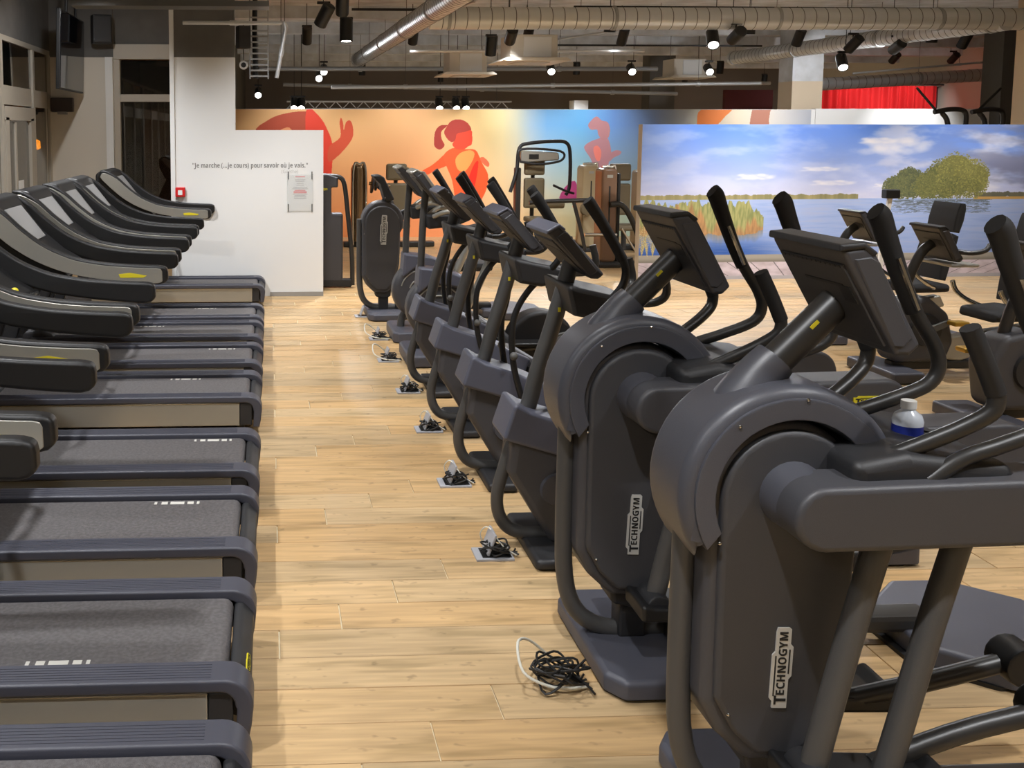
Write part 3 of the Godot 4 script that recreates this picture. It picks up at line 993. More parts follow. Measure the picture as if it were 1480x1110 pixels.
func murals() -> void:
	var pm := mat(Color.WHITE, 0.55)
	pm.albedo_texture = ImageTexture.create_from_image(runner_print())
	var w := struct("wall_runners", wallbox(-2.2, 9.86, 0, 2.285, -17.46, -17.6), M.white)
	var q := mb()
	q.quad_uv(V(-1.1, 0, -17.45), V(9.78, 0, -17.45), V(9.78, 2.28, -17.45), V(-1.1, 2.28, -17.45), Rect2(0, 0, 1, 1))
	part(w, "printed_runners", q, pm, "print of three runners on an orange to blue ground")
	var lm := mat(Color.WHITE, 0.5)
	lm.albedo_texture = ImageTexture.create_from_image(lake_print())
	var a := V(4.68, 0, -12.2)
	var b := V(10.75, 0, -12.42)
	var mid := (a + b) / 2
	var l := a.distance_to(b)
	var lw := struct("wall_lake", mb().box(V(0, 0.99, -0.062), V(l, 1.98, 0.12)), M.offwhite)
	lw.position = mid
	lw.rotation.y = atan2(0.22, 6.07)
	var p := mb()
	p.quad_uv(V(-l / 2, 0, 0), V(l / 2, 0, 0), V(l / 2, 1.98, 0), V(-l / 2, 1.98, 0), Rect2(0, 0, 1, 1))
	part(lw, "printed_lake", p, lm, "print of a lake with reeds, a wooded island and a jetty")

# ---------------------------------------------------------------- ducts, pipes, trays
func duct(called: String, label: String, a: Vector3, b: Vector3, r: float, seam := 0.16, on: Node3D = null) -> Node3D:
	var t: Node3D
	if on:
		t = Node3D.new()
		t.name = "branch_duct"
		on.add_child(t, true)
		t.position = a - on.position
		t.set_meta("label", label)
	else:
		t = thing(called, label, "duct", a)
	var d := b - a
	var l := d.length()
	var f := MB.along(Vector3.ZERO, d)
	part(t, "shell", mb().lathe([[r, 0.0], [r, l]], f, 24), M.zinc)
	var ribs := mb()
	var n := int(l / seam)
	for k in range(1, n):
		var y := k * seam
		ribs.lathe([[r, y - 0.005], [r + 0.003, y - 0.002], [r + 0.003, y + 0.002], [r, y + 0.005]], f, 24, false)
	part(t, "lock_seams", ribs, M.steel_grey)
	for k in range(int(l / 2.2) + 1):
		var y := minf(0.25 + k * 2.2, l - 0.05)
		part(t, "clamp_ring", mb().lathe([[r, y - 0.022], [r + 0.012, y - 0.02], [r + 0.012, y + 0.02], [r, y + 0.022]], f, 24, false), M.zinc_dull)
		var p := f * V(0, y)
		part(t, "hanger_rod", mb().cyl(p + V(0, r), V(p.x, 3.92 - a.y, p.z), 0.004, -1.0, 6), M.steel_grey)
	part(t, "end_collar", mb().lathe([[r + 0.012, l - 0.05], [r + 0.02, l - 0.03], [r + 0.02, l + 0.01], [r * 0.8, l + 0.01]], f, 24), M.zinc)
	return t

func pipe(label: String, pts: Array, r: float, m: Material) -> void:
	var t := thing("pipe", label, "pipe", pts[0], 0.0, "pipes under the ceiling")
	var q := []
	for p in pts: q.append(p - pts[0])
	var s := mb()
	for i in range(q.size() - 1): s.cyl(q[i], q[i + 1], r, -1.0, 10)
	part(t, "run", s, m)
	for i in range(q.size() - 1):
		var l: float = q[i].distance_to(q[i + 1])
		for k in range(maxi(1, int(l / 2.8))):
			var c: Vector3 = q[i].lerp(q[i + 1], (k + 0.5) / maxf(1.0, int(l / 2.8)))
			var d: Vector3 = (q[i + 1] - q[i]).normalized()
			part(t, "coupling", mb().cyl(c - d * 0.04, c + d * 0.04, r * 1.35, -1.0, 10), m)
			part(t, "hanger", mb().cyl(c, V(c.x, 3.92 - pts[0].y, c.z), 0.004, -1.0, 6), M.steel_grey)

func cassette(at: Vector3, w: float, label: String) -> void:
	var t := thing("air_conditioner", label, "air conditioner", at)
	part(t, "casing", mb().box(V(0, 0.22), V(w * 0.68, 0.36, w * 0.6), 0.01), M.offwhite)
	part(t, "side_cover", mb().box(V(w * 0.05, 0.22, w * 0.302), V(w * 0.4, 0.3, 0.02), 0.006), M.white)
	part(t, "bottom_panel", mb().ext(rpoly([-w / 2, 0.0, w / 2, 0.0, w * 0.42, 0.05, -w * 0.42, 0.05], 0.01, 2), -w / 2, w / 2, 0.01, 0.01, 2), M.offwhite)
	part(t, "intake_grille", mb().box(V(0, -0.004), V(w * 0.5, 0.012, w * 0.5), 0.003), M.frame)
	for sx in [-1, 1]:
		part(t, "hanger_rod", mb().cyl(V(sx * w * 0.3, 0.4), V(sx * w * 0.3, 3.92 - at.y), 0.006, -1.0, 6), M.steel_grey)

func overhead() -> void:
	var main := duct("ventilation_duct", "thick spiral duct crossing the hall under the ceiling with two side branches", V(2.1, 3.37, -13.0), V(11.5, 3.40, -13.0), 0.145)
	duct("ventilation_duct", "spiral duct with a bright open end running away from the crossing duct", V(2.05, 3.36, -9.5), V(1.83, 3.36, -20.3), 0.14, 0.12, main)
	duct("ventilation_duct", "spiral duct with an elbow end near the cream column", V(9.85, 3.36, -12.9), V(9.34, 3.36, -19.6), 0.13, 0.12, main)
	duct("ventilation_duct", "dull duct over the red curtain", V(11.0, 2.84, -20.0), V(15.9, 3.12, -20.0), 0.13)
	cassette(V(3.95, 2.93, -15.0), 1.05, "white ceiling air conditioner below the thick crossing duct")
	cassette(V(3.37, 2.84, -17.0), 0.95, "smaller white ceiling air conditioner beside the truss")
	cassette(V(8.75, 3.0, -20.6), 1.0, "pale ceiling air conditioner beyond the cream column")
	pipe("thin conduit running away beside the open-ended duct", [V(2.75, 3.6, -11.5), V(2.3, 3.6, -24.0)], 0.018, M.zinc)
	pipe("thin conduit running away above the air conditioners", [V(6.6, 3.6, -14.2), V(5.0, 3.6, -19.6)], 0.018, M.zinc)
	pipe("long grey pipe across the hall above the truss", [V(-0.2, 3.14, -19.9), V(7.9, 3.16, -19.9)], 0.045, M.zinc_dull)
	pipe("bright pipe across the hall over the runner picture", [V(1.2, 2.74, -19.2), V(9.9, 2.84, -19.2)], 0.035, M.zinc)
	pipe("lower dull pipe across the hall", [V(0.3, 2.9, -21.5), V(9.0, 2.72, -21.5)], 0.04, M.zinc_dull)
	pipe("slim pipe under the crossing duct", [V(2.3, 3.2, -16.2), V(6.2, 3.22, -16.2)], 0.025, M.zinc)
	pipe("slim pipe sloping over the red curtain", [V(11.2, 3.0, -18.6), V(15.4, 3.36, -18.6)], 0.02, M.zinc)
	pipe("silver sprinkler pipe with a drop beside the cable ladder", [V(-0.95, 3.08, -11.0), V(0.16, 3.08, -11.0), V(0.18, 3.03, -11.0), V(0.08, 2.48, -11.0)], 0.022, M.zinc)
	# cable trays
	var tr := thing("cable_tray", "flat galvanised cable tray over the treadmills", "cable tray", V(-2.0, 3.16, -10.3))
	part(tr, "bed", mb().box(V(1.0, 0), V(2.0, 0.012, 0.3)), M.steel_grey)
	for s in [-1, 1]: part(tr, "side_flange", mb().box(V(1.0, 0.025, s * 0.15), V(2.0, 0.05, 0.008)), M.steel_grey)
	part(tr, "cable_bundle", mb().tube([V(0, 0.03), V(0.7, 0.035, 0.03), V(1.4, 0.03, -0.02), V(2.0, 0.03)], 0.025, 8), M.cable)
	for x in [0.2, 1.8]: part(tr, "hanger", mb().cyl(V(x, 0), V(x, 0.76), 0.005, -1.0, 6), M.steel_grey)
	var ld := thing("cable_ladder", "upright galvanised cable ladder beside the dark wall", "cable ladder", V(-0.12, 2.5, -11.55))
	for s in [-1, 1]: part(ld, "stringer", mb().box(V(s * 0.105, 0.68), V(0.014, 1.36, 0.05)), M.zinc_dull)
	for k in range(11): part(ld, "rung", mb().box(V(0, 0.03 + k * 0.065 if k < 9 else 0.1 * k - 0.2, 0.02), V(0.2, 0.018, 0.02)), M.zinc_dull)
	part(ld, "cable_bundle", mb().tube([V(-0.04, 0.0, -0.02), V(-0.05, 0.6, -0.03), V(-0.03, 1.36, -0.02)], 0.03, 8), M.cable)
	var ring := thing("speaker_ring", "small round white ceiling speaker by the cable ladder", "speaker", V(-0.3, 2.66, -11.6))
	part(ring, "rim", mb().lathe([[0.03, 0.0], [0.05, 0.004], [0.052, 0.02], [0.03, 0.03]], Transform3D(Basis(Vector3.RIGHT, PI / 2), Vector3.ZERO), 18, false), M.white)
	part(ring, "cone", mb().cyl(V(0, 0, 0.002), V(0, 0, 0.014), 0.032, -1.0, 16), M.black)
	part(ring, "bracket", mb().cyl(V(0, 0.03, 0), V(0, 0.5, 0), 0.006, -1.0, 6), M.steel_grey)
	# lighting truss with its lamps
	var ts := thing("lighting_truss", "dark lattice truss with small lamps behind the runner picture", "truss", V(0.36, 2.36, -20.5))
	for q in [V(0, 0, 0), V(0, 0.15, 0), V(0, 0.15, -0.15), V(0, 0, -0.15)]:
		part(ts, "chord", mb().cyl(q, q + V(4.7, 0), 0.016, -1.0, 8), M.zinc)
	for k in range(16):
		var x := k * 0.29
		part(ts, "brace", mb().cyl(V(x, 0), V(x + 0.145, 0.15), 0.009, -1.0, 6), M.zinc)
		part(ts, "brace", mb().cyl(V(x + 0.145, 0.15), V(x + 0.29, 0), 0.009, -1.0, 6), M.zinc)
	for s in [0.3, 4.4]: part(ts, "hanger", mb().cyl(V(s, 0.15, -0.07), V(s, 1.56, -0.07), 0.006, -1.0, 6), M.steel_grey)
	for q in [[0.4, 2.30], [0.55, 2.28], [3.4, 2.30], [3.75, 2.29], [3.95, 2.31]]:
		track_spot(V(q[0] + 0.1, 2.36, -20.22), V(q[0], 0.6, -18.2), 3.0, 40.0, "small lit lamp clamped to the lattice truss")

# ---------------------------------------------------------------- lettering plate as on the machines
func brand_plate(parent: Node, at: Vector3, turn: Basis, w: float, plate: Material, called := "brand_plate") -> void:
	# stepped plate, w long, with raised lettering and two bars
	var h := w * 0.25
	var p := [-0.5, -0.36, -0.14, -0.36, -0.1, -0.5, 0.26, -0.5, 0.3, -0.36, 0.48, -0.36, 0.5, -0.26, 0.5, 0.3, 0.44, 0.36, 0.2, 0.36, 0.16, 0.5, -0.38, 0.5, -0.42, 0.36, -0.5, 0.36]
	var a := []
	for i in range(0, p.size(), 2):
		a.append(p[i] * w); a.append(p[i + 1] * h)
	var o := part(parent, called, mb().ext(pv(a), 0.0, 0.004, 0.0), plate)
	o.transform = Transform3D(turn, at)
	var tm := text_mesh("ECHNOGYM", w * 0.14, 0.0012)
	var txt := part(o, "lettering", tm, M.ink)
	txt.position = V(w * 0.055, 0.0, 0.0046)
	txt.scale = V(w * 0.78 / maxf(tm.get_aabb().size.x, 0.001), 1.0, 1.0)
	var tc := text_mesh("T", w * 0.2, 0.0012)
	var cap := part(o, "lettering", tc, M.ink)
	cap.position = V(-w * 0.4, -h * 0.02, 0.0046)
	cap.scale = V(w * 0.11 / maxf(tc.get_aabb().size.x, 0.001), 1.0, 1.0)
	part(o, "bar", mb().box(V(-w * 0.1, h * 0.33, 0.0046), V(w * 0.5, h * 0.06, 0.0012)), M.ink)
	part(o, "bar", mb().box(V(w * 0.08, -h * 0.33, 0.0046), V(w * 0.3, h * 0.06, 0.0012)), M.ink)

# ---------------------------------------------------------------- treadmills
func make_treadmill(label: String) -> Node3D:
	var t := thing("treadmill", label, "treadmill", Vector3.ZERO, 0.0, "treadmills in a row along the aisle")
	# frame under the belt
	part(t, "frame", mb().box(V(-1.05, 0.115, 0), V(1.9, 0.13, 0.62), 0.01), M.dark)
	for s in [-1, 1]:
		# side rail: rounded top, the end bends down over the back
		var prof := pv([-1.86, 0.205, -1.86, 0.245])
		prof.append_array(pv(circ(-0.085, 0.16, 0.085, 90.0, 0.0, 8)))
		prof.append_array(pv([-0.006, 0.1, -0.016, 0.05, -0.055, 0.05, -0.05, 0.15]))
		prof.append_array(pv(circ(-0.1, 0.16, 0.045, 0.0, 90.0, 5)))
		var r := mb(Transform3D(Basis.IDENTITY, V(0, 0, s * 0.292)))
		r.ext(prof, -0.06, 0.06, 0.009, 0.009, 3)
		var rail := part(t, "side_rail", r, M.rail)
		var ribs := mb()
		for k in range(6): ribs.box(V(-0.98, 0.2452, s * 0.292 - 0.035 + k * 0.014), V(1.7, 0.0022, 0.005))
		part(rail, "grip_ribs", ribs, M.rail)
		part(t, "side_panel", mb().box(V(-1.0, 0.13, s * 0.332), V(1.72, 0.145, 0.016), 0.004), M.silver, "brushed silver side panel")
		part(t, "panel_trim", mb().box(V(-1.0, 0.2, s * 0.3405), V(1.72, 0.006, 0.006), 0.001), M.chrome)
		part(t, "panel_end", mb().box(V(-0.1, 0.13, s * 0.33), V(0.075, 0.14, 0.016), 0.005), M.dark)
		part(t, "foot", mb().cyl(V(-0.14, 0, s * 0.26), V(-0.14, 0.06, s * 0.26), 0.03, -1.0, 12), M.black)
		part(t, "foot", mb().cyl(V(-1.9, 0, s * 0.26), V(-1.9, 0.06, s * 0.26), 0.03, -1.0, 12), M.black)
	# belt with its roller end, and the cap behind it
	var bp := PackedVector2Array()
	bp.append_array(pv([-1.7, 0.16, -1.7, 0.222]))
	for k in range(7):
		var a := deg_to_rad(90.0 - 30.0 * k)
		bp.append(Vector2(-0.115 + cos(a) * 0.034, 0.188 + sin(a) * 0.034))
	part(t, "belt", mb().ext(bp, -0.225, 0.225, 0.004, 0.004, 2), M.belt, "worn dark grey running belt")
	part(t, "end_cap", mb().ext(rpoly([-0.078, 0.06, -0.078, 0.2, -0.05, 0.205, -0.008, 0.16, -0.014, 0.06], 0.03, 4), -0.236, 0.236, 0.004), M.dark)
	# motor hood
	part(t, "motor_hood", mb().ext(rpoly([-1.68, 0.06, -1.68, 0.25, -1.78, 0.3, -2.05, 0.3, -2.16, 0.2, -2.16, 0.06], 0.05), -0.33, 0.33, 0.03), M.body)
	# uprights, console shell, screen
	for s in [-1, 1]:
		part(t, "upright", mb().ext(band([[-2.0, 0.2, 0.06], [-1.85, 0.6, 0.05], [-1.66, 1.0, 0.055], [-1.6, 1.12, 0.06]]), s * 0.3 - 0.03, s * 0.3 + 0.03, 0.012), M.dark)
	part(t, "console", mb().ext(rpoly([-1.18, 0.99, -1.22, 1.045, -1.33, 1.11, -1.462, 1.225, -1.562, 1.355, -1.635, 1.468, -1.72, 1.485, -1.8, 1.44, -1.8, 1.3, -1.7, 1.1, -1.5, 0.98], 0.05), -0.3, 0.3, 0.02), M.black)
	var f := MB.along(V(-1.515, 1.225), V(-1.655, 1.425))
	var sc := mb(Transform3D(Basis(V(0, 0, 1), V(-0.1, 0.13).normalized(), V(-0.13, -0.1).normalized()), V(-1.52, 1.296)))
	sc.box(V(0, 0, -0.006), V(0.4, 0.26, 0.016), 0.004)
	part(t, "screen", sc, M.display, "light grey console display")
	part(t, "heart_rate_bar", mb().tube([V(-1.2, 1.03, -0.16), V(-1.16, 1.045, -0.1), V(-1.16, 1.045, 0.1), V(-1.2, 1.03, 0.16)], 0.016, 10), M.chrome, "chrome hand sensor bar")
	part(t, "safety_key", mb().ball(V(-1.25, 1.075, 0.0), 0.022), M.yellow, "yellow safety key")
	for s in [-1, 1]:
		var pr := band([[-0.572, 1.012, 0.018], [-0.578, 1.012, 0.036], [-0.592, 1.013, 0.05], [-0.615, 1.014, 0.056], [-0.64, 1.014, 0.058], [-0.75, 1.02, 0.056], [-0.95, 1.038, 0.052], [-1.15, 1.074, 0.052], [-1.33, 1.145, 0.057], [-1.48, 1.243, 0.066], [-1.6, 1.35, 0.07], [-1.69, 1.42, 0.058], [-1.75, 1.445, 0.035]])
		var z: float = s * 0.33
		var h := part(t, "handrail", mb().ext(pr, z - 0.03, z + 0.03, 0.014, 0.014, 3), M.black)
		var outer := band([[-0.605, 1.008, 0.028], [-0.615, 1.008, 0.04], [-0.64, 1.01, 0.046], [-0.75, 1.014, 0.046], [-0.95, 1.031, 0.043], [-1.15, 1.067, 0.043], [-1.33, 1.138, 0.048], [-1.48, 1.236, 0.056], [-1.6, 1.342, 0.058], [-1.69, 1.408, 0.042], [-1.73, 1.43, 0.02]])
		var o0: float = z + s * 0.026
		var o1: float = z + s * 0.034
		part(h, "outer_cover", mb().ext(outer, minf(o0, o1), maxf(o0, o1), 0.002, 0.002, 1), M.silver, "silver grey outer cover")
		var g := part(h, "brand_badge", mb().ext(pv([-0.86, 1.0, -0.72, 1.0, -0.7, 1.012, -0.74, 1.02, -0.8, 1.03, -0.87, 1.022]), 0.0, 0.002), M.yellow)
		g.position.z = o1 if s > 0 else o1 - 0.002
	return t

func belt_marks(t: Node3D, list: Array) -> void:
	for q in list:
		var m := mb()
		var x: float = q[0]
		for d in [[0.0, 0.012], [0.032, 0.028], [0.072, 0.062], [0.148, 0.028], [0.19, 0.012]]:
			m.box(V(x + d[0] + d[1] / 2, 0.2225, q[1]), V(d[1], 0.0012, 0.03))
		part(t, "belt_marking", m, M.print_white, "white dashes printed on the belt")

func treadmills() -> void:
	var zs := [-10.84, -9.02, -8.18, -7.27, -6.35, -5.02, -4.12, -3.17, -2.28, -1.37, -0.46]
	var words := ["first", "second", "third", "fourth", "fifth", "sixth", "seventh", "eighth", "ninth", "tenth", "eleventh"]
	var extra := ["standing against the wall", "after a wide gap", "", "", "with its silver handrail cover in view", "after a gap", "", "with a yellow sticker on its back cap", "", "", ""]
	var marks := [[], [[-0.66, -0.19]], [[-1.06, -0.19], [-0.26, 0.19]], [[-0.42, -0.19], [-1.3, 0.19]], [[-0.62, -0.19], [-1.5, 0.19]], [[-0.36, -0.19], [-1.22, 0.19]], [[-0.47, -0.19]], [[-0.72, 0.19]], [[-1.0, -0.19]], [], []]
	var first: Node3D
	for i in range(zs.size() - 1):
		var label: String = "%s treadmill out from the white quotation partition %s" % [words[i], extra[i]]
		label = label.strip_edges()
		var o: Node3D
		if i == 0:
			first = make_treadmill(label)
			o = first
		else:
			o = dup(first, Vector3.ZERO, label)
			o.set_meta("label", label)
		o.position = V(-0.055, 0, zs[i])
	var all := find_children("treadmill*", "Node3D", false, false)
	for i in range(all.size()):
		if marks[i].size(): belt_marks(all[i], marks[i])
		if i == 7:
			brand_plate(all[i], V(-0.022, 0.19, 0.16), Basis(V(0, 0.35, -1).normalized(), V(-0.6, 0.75, 0.26).normalized(), V(0.8, 0.55, 0.2).normalized()).orthonormalized(), 0.075, M.yellow, "yellow_sticker")

# ---------------------------------------------------------------- consoles shared by the cardio machines
func console_parts(t: Node, prof: Array, half: float, shell: Material, cap: Material) -> void:
	# prof: back-top, top, front-top, front-bottom, bottom, back-bottom ...
	var c := part(t, "console", mb().ext(rpoly(prof, 0.012, 3), -half, half, 0.012, 0.012, 3), shell)
	var p := pv(prof)
	var ft := p[2]
	var fb := p[3]
	var d := (ft - fb).normalized()
	var n := Vector2(d.y, -d.x)
	var mid := (ft + fb) / 2
	var b := Basis(V(0, 0, -1), V(d.x, d.y), V(n.x, n.y))
	var s := mb(Transform3D(b, V(mid.x + n.x * 0.001, mid.y + n.y * 0.001)))
	s.box(V(0, 0.0, 0), V(half * 1.7, ft.distance_to(fb) * 0.84, 0.006), 0.002)
	part(c, "screen", s, M.screen)
	# back: raised cover with a vent row and a cable hood
	var bt := p[0]
	var bb := p[p.size() - 1]
	var e := (bt - bb).normalized()
	var bn := Vector2(-e.y, e.x)
	var bm := bt.lerp(bb, 0.5)
	var bl := bt.distance_to(bb)
	var bf := Transform3D(Basis(V(0, 0, 1), V(e.x, e.y), V(bn.x, bn.y)), V(bm.x, bm.y))
	part(c, "back_cover", mb(bf).box(V(0, -0.01, 0.002), V(half * 1.72, bl * 0.78, 0.008), 0.003), M.panel)
	var v := mb(bf)
	for k in range(13): v.box(V(-half * 0.75 + k * half * 0.125, bl * 0.34, 0.0062), V(half * 0.09, 0.006, 0.002))
	part(c, "vent_row", v, M.black)
	part(c, "back_slot", mb(bf).box(V(half * 0.1, bl * 0.14, 0.0066), V(half * 1.0, 0.008, 0.002)), M.black)
	part(c, "key_block", mb(bf).box(V(half * 0.62, bl * 0.06, 0.0066), V(half * 0.3, bl * 0.16, 0.003), 0.001), M.dark)
	# the lip along the top edge
	part(c, "top_lip", mb().ext(rpoly([p[0].x - 0.006, p[0].y - 0.006, p[0].x - 0.004, p[0].y + 0.014, p[1].x, p[1].y + 0.012, p[2].x + 0.006, p[2].y + 0.002, p[2].x - 0.01, p[2].y - 0.01, p[1].x, p[1].y - 0.006], 0.006, 3), -half - 0.003, half + 0.003, 0.008), cap)
	# side inlay
	var inl := PackedVector2Array()
	var cen := Vector2.ZERO
	for q in p: cen += q / p.size()
	for q in p: inl.append(cen + (q - cen) * Vector2(0.72, 0.82))
	part(c, "side_inlay", mb().ext(inl, half - 0.002, half + 0.004, 0.003, 0.003, 1), shell)

func sole_plate(t: Node, called: String, pts: Array, h: float, m: Material) -> void:
	part(t, called, flat().ext(rpoly(pts, 0.03, 3), 0.012, h, 0.004, 0.02, 3), m)
	var under := []
	for i in range(0, pts.size(), 2):
		under.append(pts[i] * 0.97 + 0.01); under.append(pts[i + 1] * 0.94)
	part(t, "floor_pad", flat().ext(rpoly(under, 0.03, 3), 0.0, 0.014, 0.0), M.black)

# ---------------------------------------------------------------- elliptical trainer with hanging pedals
func make_elliptical(label: String, arm_only := false) -> Node3D:
	var t := thing("arm_ergometer", label, "arm ergometer") if arm_only else thing("elliptical_trainer", label, "elliptical trainer", Vector3.ZERO, 0.0, "elliptical trainers along the aisle")
	sole_plate(t, "front_base", [0.12, -0.27, 0.17, -0.34, 0.42, -0.34, 0.55, -0.2, 0.55, 0.2, 0.42, 0.34, 0.17, 0.34, 0.12, 0.27], 0.075, M.plate)
	sole_plate(t, "rear_base", [1.3, -0.16, 1.5, -0.34, 1.72, -0.34, 1.92, -0.16, 1.92, 0.16, 1.72, 0.34, 1.5, 0.34, 1.3, 0.16], 0.085, M.plate)
	part(t, "floor_beam", mb().box(V(0.92, 0.1, 0), V(1.0, 0.07, 0.11), 0.02), M.tube_dark)
	part(t, "front_tube", mb().tube([V(0.055, 1.0), V(0.055, 0.8), V(0.053, 0.5), V(0.06, 0.3), V(0.095, 0.175), V(0.175, 0.105), V(0.3, 0.085), V(0.55, 0.1)], 0.031, 16), M.tube)
	# body shell and raised side panel
	var shell := [0.074, 0.92, 0.074, 0.42, 0.115, 0.335, 0.2, 0.255, 0.33, 0.25, 0.41, 0.33, 0.455, 0.55, 0.462, 0.92]
	var body := PackedVector2Array()
	body.append_array(pv(circ(0.268, 0.97, 0.194, 0.0, 180.0, 18)))
	body.append_array(ropen(shell, 0.05, 4))
	part(t, "body_shell", mb().ext(body, -0.098, 0.098, 0.025, 0.025, 4), M.body)
	var pan := PackedVector2Array()
	pan.append_array(pv(circ(0.276, 0.965, 0.178, 0.0, 180.0, 20)))
	pan.append_array(ropen([0.098, 0.9, 0.1, 0.44, 0.15, 0.35, 0.215, 0.285, 0.32, 0.282, 0.385, 0.35, 0.436, 0.55, 0.454, 0.9], 0.04, 4))
	part(t, "side_panel", mb().ext(pan, -0.118, 0.118, 0.014, 0.014, 3), M.panel)
	part(t, "body_foot", mb().ext(rpoly([0.2, 0.3, 0.215, 0.21, 0.3, 0.19, 0.37, 0.21, 0.38, 0.3], 0.02), -0.07, 0.07, 0.015), M.dark)
	part(t, "body_mount", mb().box(V(0.3, 0.14, 0), V(0.1, 0.14, 0.09), 0.01), M.dark)
	# hood: a crescent over the wheel
	var hd := PackedVector2Array()
	for k in range(33):
		var a := deg_to_rad(lerpf(10.0, 214.0, k / 32.0))
		var e := 1.0
		hd.append(Vector2(0.28 + cos(a) * 0.287 * e, 0.972 + sin(a) * 0.285 * e))
	for k in range(29):
		var a := deg_to_rad(lerpf(206.0, 16.0, k / 28.0))
		var rr := 0.198 + 0.055 * pow(absf(k / 28.0 - 0.5) * 2.0, 6.0)
		hd.append(Vector2(0.28 + cos(a) * rr, 0.968 + sin(a) * rr))
	if arm_only: part(t, "wheel_cover", mb().ext(pv(circ(0.28, 0.98, 0.212)), -0.108, 0.108, 0.02, 0.02, 3), M.body)
	else: part(t, "wheel_hood", mb().ext(hd, -0.118, 0.118, 0.034, 0.034, 5), M.hood)
	var fc := PackedVector2Array()
	fc.append_array(pv(circ(0.28, 0.972, 0.256, 13.0, 211.0, 30)))
	fc.append_array(pv(circ(0.28, 0.97, 0.203, 205.0, 20.0, 26)))
	if not arm_only: part(t, "hood_face", mb().ext(fc, -0.126, 0.126, 0.004, 0.004, 2), M.hood)
	for q in [[0.09, 0.86], [0.13, 1.16], [0.3, 1.225], [0.52, 1.06]]:
		for s in [-1, 1]: part(t, "screw", mb().ball(V(q[0], q[1], s * 0.127), 0.005, 8), M.chrome)
	part(t, "screw", mb().ball(V(0.135, 0.4, 0.118), 0.005, 8), M.chrome)
	brand_plate(t, V(0.267, 0.525, 0.1185) if not arm_only else V(0.29, 0.9, 0.1185), Basis(Vector3.BACK, PI / 2 - 0.03), 0.215 if not arm_only else 0.3, M.badge)
	if arm_only:
		part(t, "control_paddle", mb().ext(rpoly([0.16, 1.45, 0.25, 1.455, 0.29, 1.43, 0.4, 1.2, 0.3, 1.19, 0.25, 1.36], 0.02), -0.13, 0.13, 0.015), M.dark)
		part(t, "paddle_neck", mb().tube([V(0.3, 1.1), V(0.34, 1.22)], 0.05, 12), M.dark)
		for s in [-1]:
			part(t, "crank_arm", mb().ext(band([[0.3, 0.97, 0.05], [0.5, 1.02, 0.05], [0.66, 1.1, 0.05]]), s * 0.16 - 0.03, s * 0.16 + 0.03, 0.012), M.dark)
			part(t, "hand_grip", mb().cyl(V(0.66, 1.1, s * 0.17), V(0.66, 1.1, s * 0.32), 0.022, -1.0, 12), M.rubber)
			part(t, "crank_drum", mb().cyl(V(0.3, 0.97, s * 0.06), V(0.3, 0.97, s * 0.14), 0.05, -1.0, 16), M.dark)
		part(t, "seat", mb().box(V(1.2, 0.52, 0), V(0.4, 0.09, 0.38), 0.035), M.rubber)
		part(t, "seat_post", mb().tube([V(1.2, 0.1), V(1.2, 0.5)], 0.04, 12), M.tube_dark)
		return t
	# neck, post, console
	part(t, "neck_collar", mb().tube([V(0.18, 1.14), V(0.2, 1.19), V(0.235, 1.25), V(0.28, 1.3)], [0.085, 0.078, 0.062, 0.054], 18, 4, 0.9), M.hood)
	part(t, "console_post", mb().tube([V(0.22, 1.235), V(0.35, 1.365), V(0.47, 1.485)], 0.042, 16), M.tube_dark)
	var st := part(t, "post_sticker", mb().box(V(0, 0, 0), V(0.026, 0.015, 0.003)), M.yellow)
	st.transform = Transform3D(Basis(Vector3.BACK, PI / 4), V(0.36, 1.395, 0.038))
	console_parts(t, [0.34, 1.606, 0.396, 1.613, 0.428, 1.596, 0.552, 1.369, 0.524, 1.342, 0.49, 1.344], 0.17, M.body, M.dark)
	# arms with the pedal links hanging from them
	for s in [-1, 1]:
		var ar := mb(Transform3D(Basis.IDENTITY, V(0, 0, s * 0.2)))
		var stad := PackedVector2Array()
		stad.append_array(pv(circ(0.28, 0.975, 0.08, 90.0, 270.0, 14)))
		stad.append_array(pv(circ(1.04, 0.99, 0.082, -90.0, 90.0, 14)))
		ar.ext(stad, -0.06, 0.08, 0.012, 0.016, 4) if s > 0 else ar.ext(stad, -0.08, 0.06, 0.016, 0.012, 4)
		var arm := part(t, "drive_arm", ar, M.body)
		part(arm, "pivot_drum", mb().cyl(V(0.275, 0.982, s * 0.09), V(0.28, 0.975, s * 0.18), 0.088, 0.08, 28), M.hood)
		brand_plate(arm, V(1.0, 1.0, s * 0.28), Basis.IDENTITY if s > 0 else Basis(Vector3.UP, PI), 0.15, M.yellow, "yellow_badge")
		var ph := 0.0 if s > 0 else 0.1
		part(t, "pedal_link", mb().tube([V(0.47 + ph, 0.95, s * 0.2), V(0.4 + ph, 0.68, s * 0.2), V(0.34 + ph, 0.42, s * 0.2), V(0.31 + ph, 0.28, s * 0.2)], 0.032, 12), M.tube)
		part(t, "pedal_link", mb().tube([V(0.67 + ph, 0.95, s * 0.2), V(0.6 + ph, 0.69, s * 0.2), V(0.53 + ph, 0.4, s * 0.2), V(0.5 + ph, 0.28, s * 0.2)], 0.032, 12), M.tube)
		var pd := part(t, "pedal", mb().ext(rpoly([0.24 + ph, 0.25, 0.24 + ph, 0.31, 0.28 + ph, 0.3, 0.6 + ph, 0.285, 0.65 + ph, 0.31, 0.65 + ph, 0.24], 0.015), s * 0.2 - 0.085, s * 0.2 + 0.085, 0.012), M.black)
		part(pd, "link_joint", mb().cyl(V(0.31 + ph, 0.285, s * 0.2 - 0.06), V(0.31 + ph, 0.285, s * 0.2 + 0.06), 0.045, -1.0, 16, 0.01), M.dark)
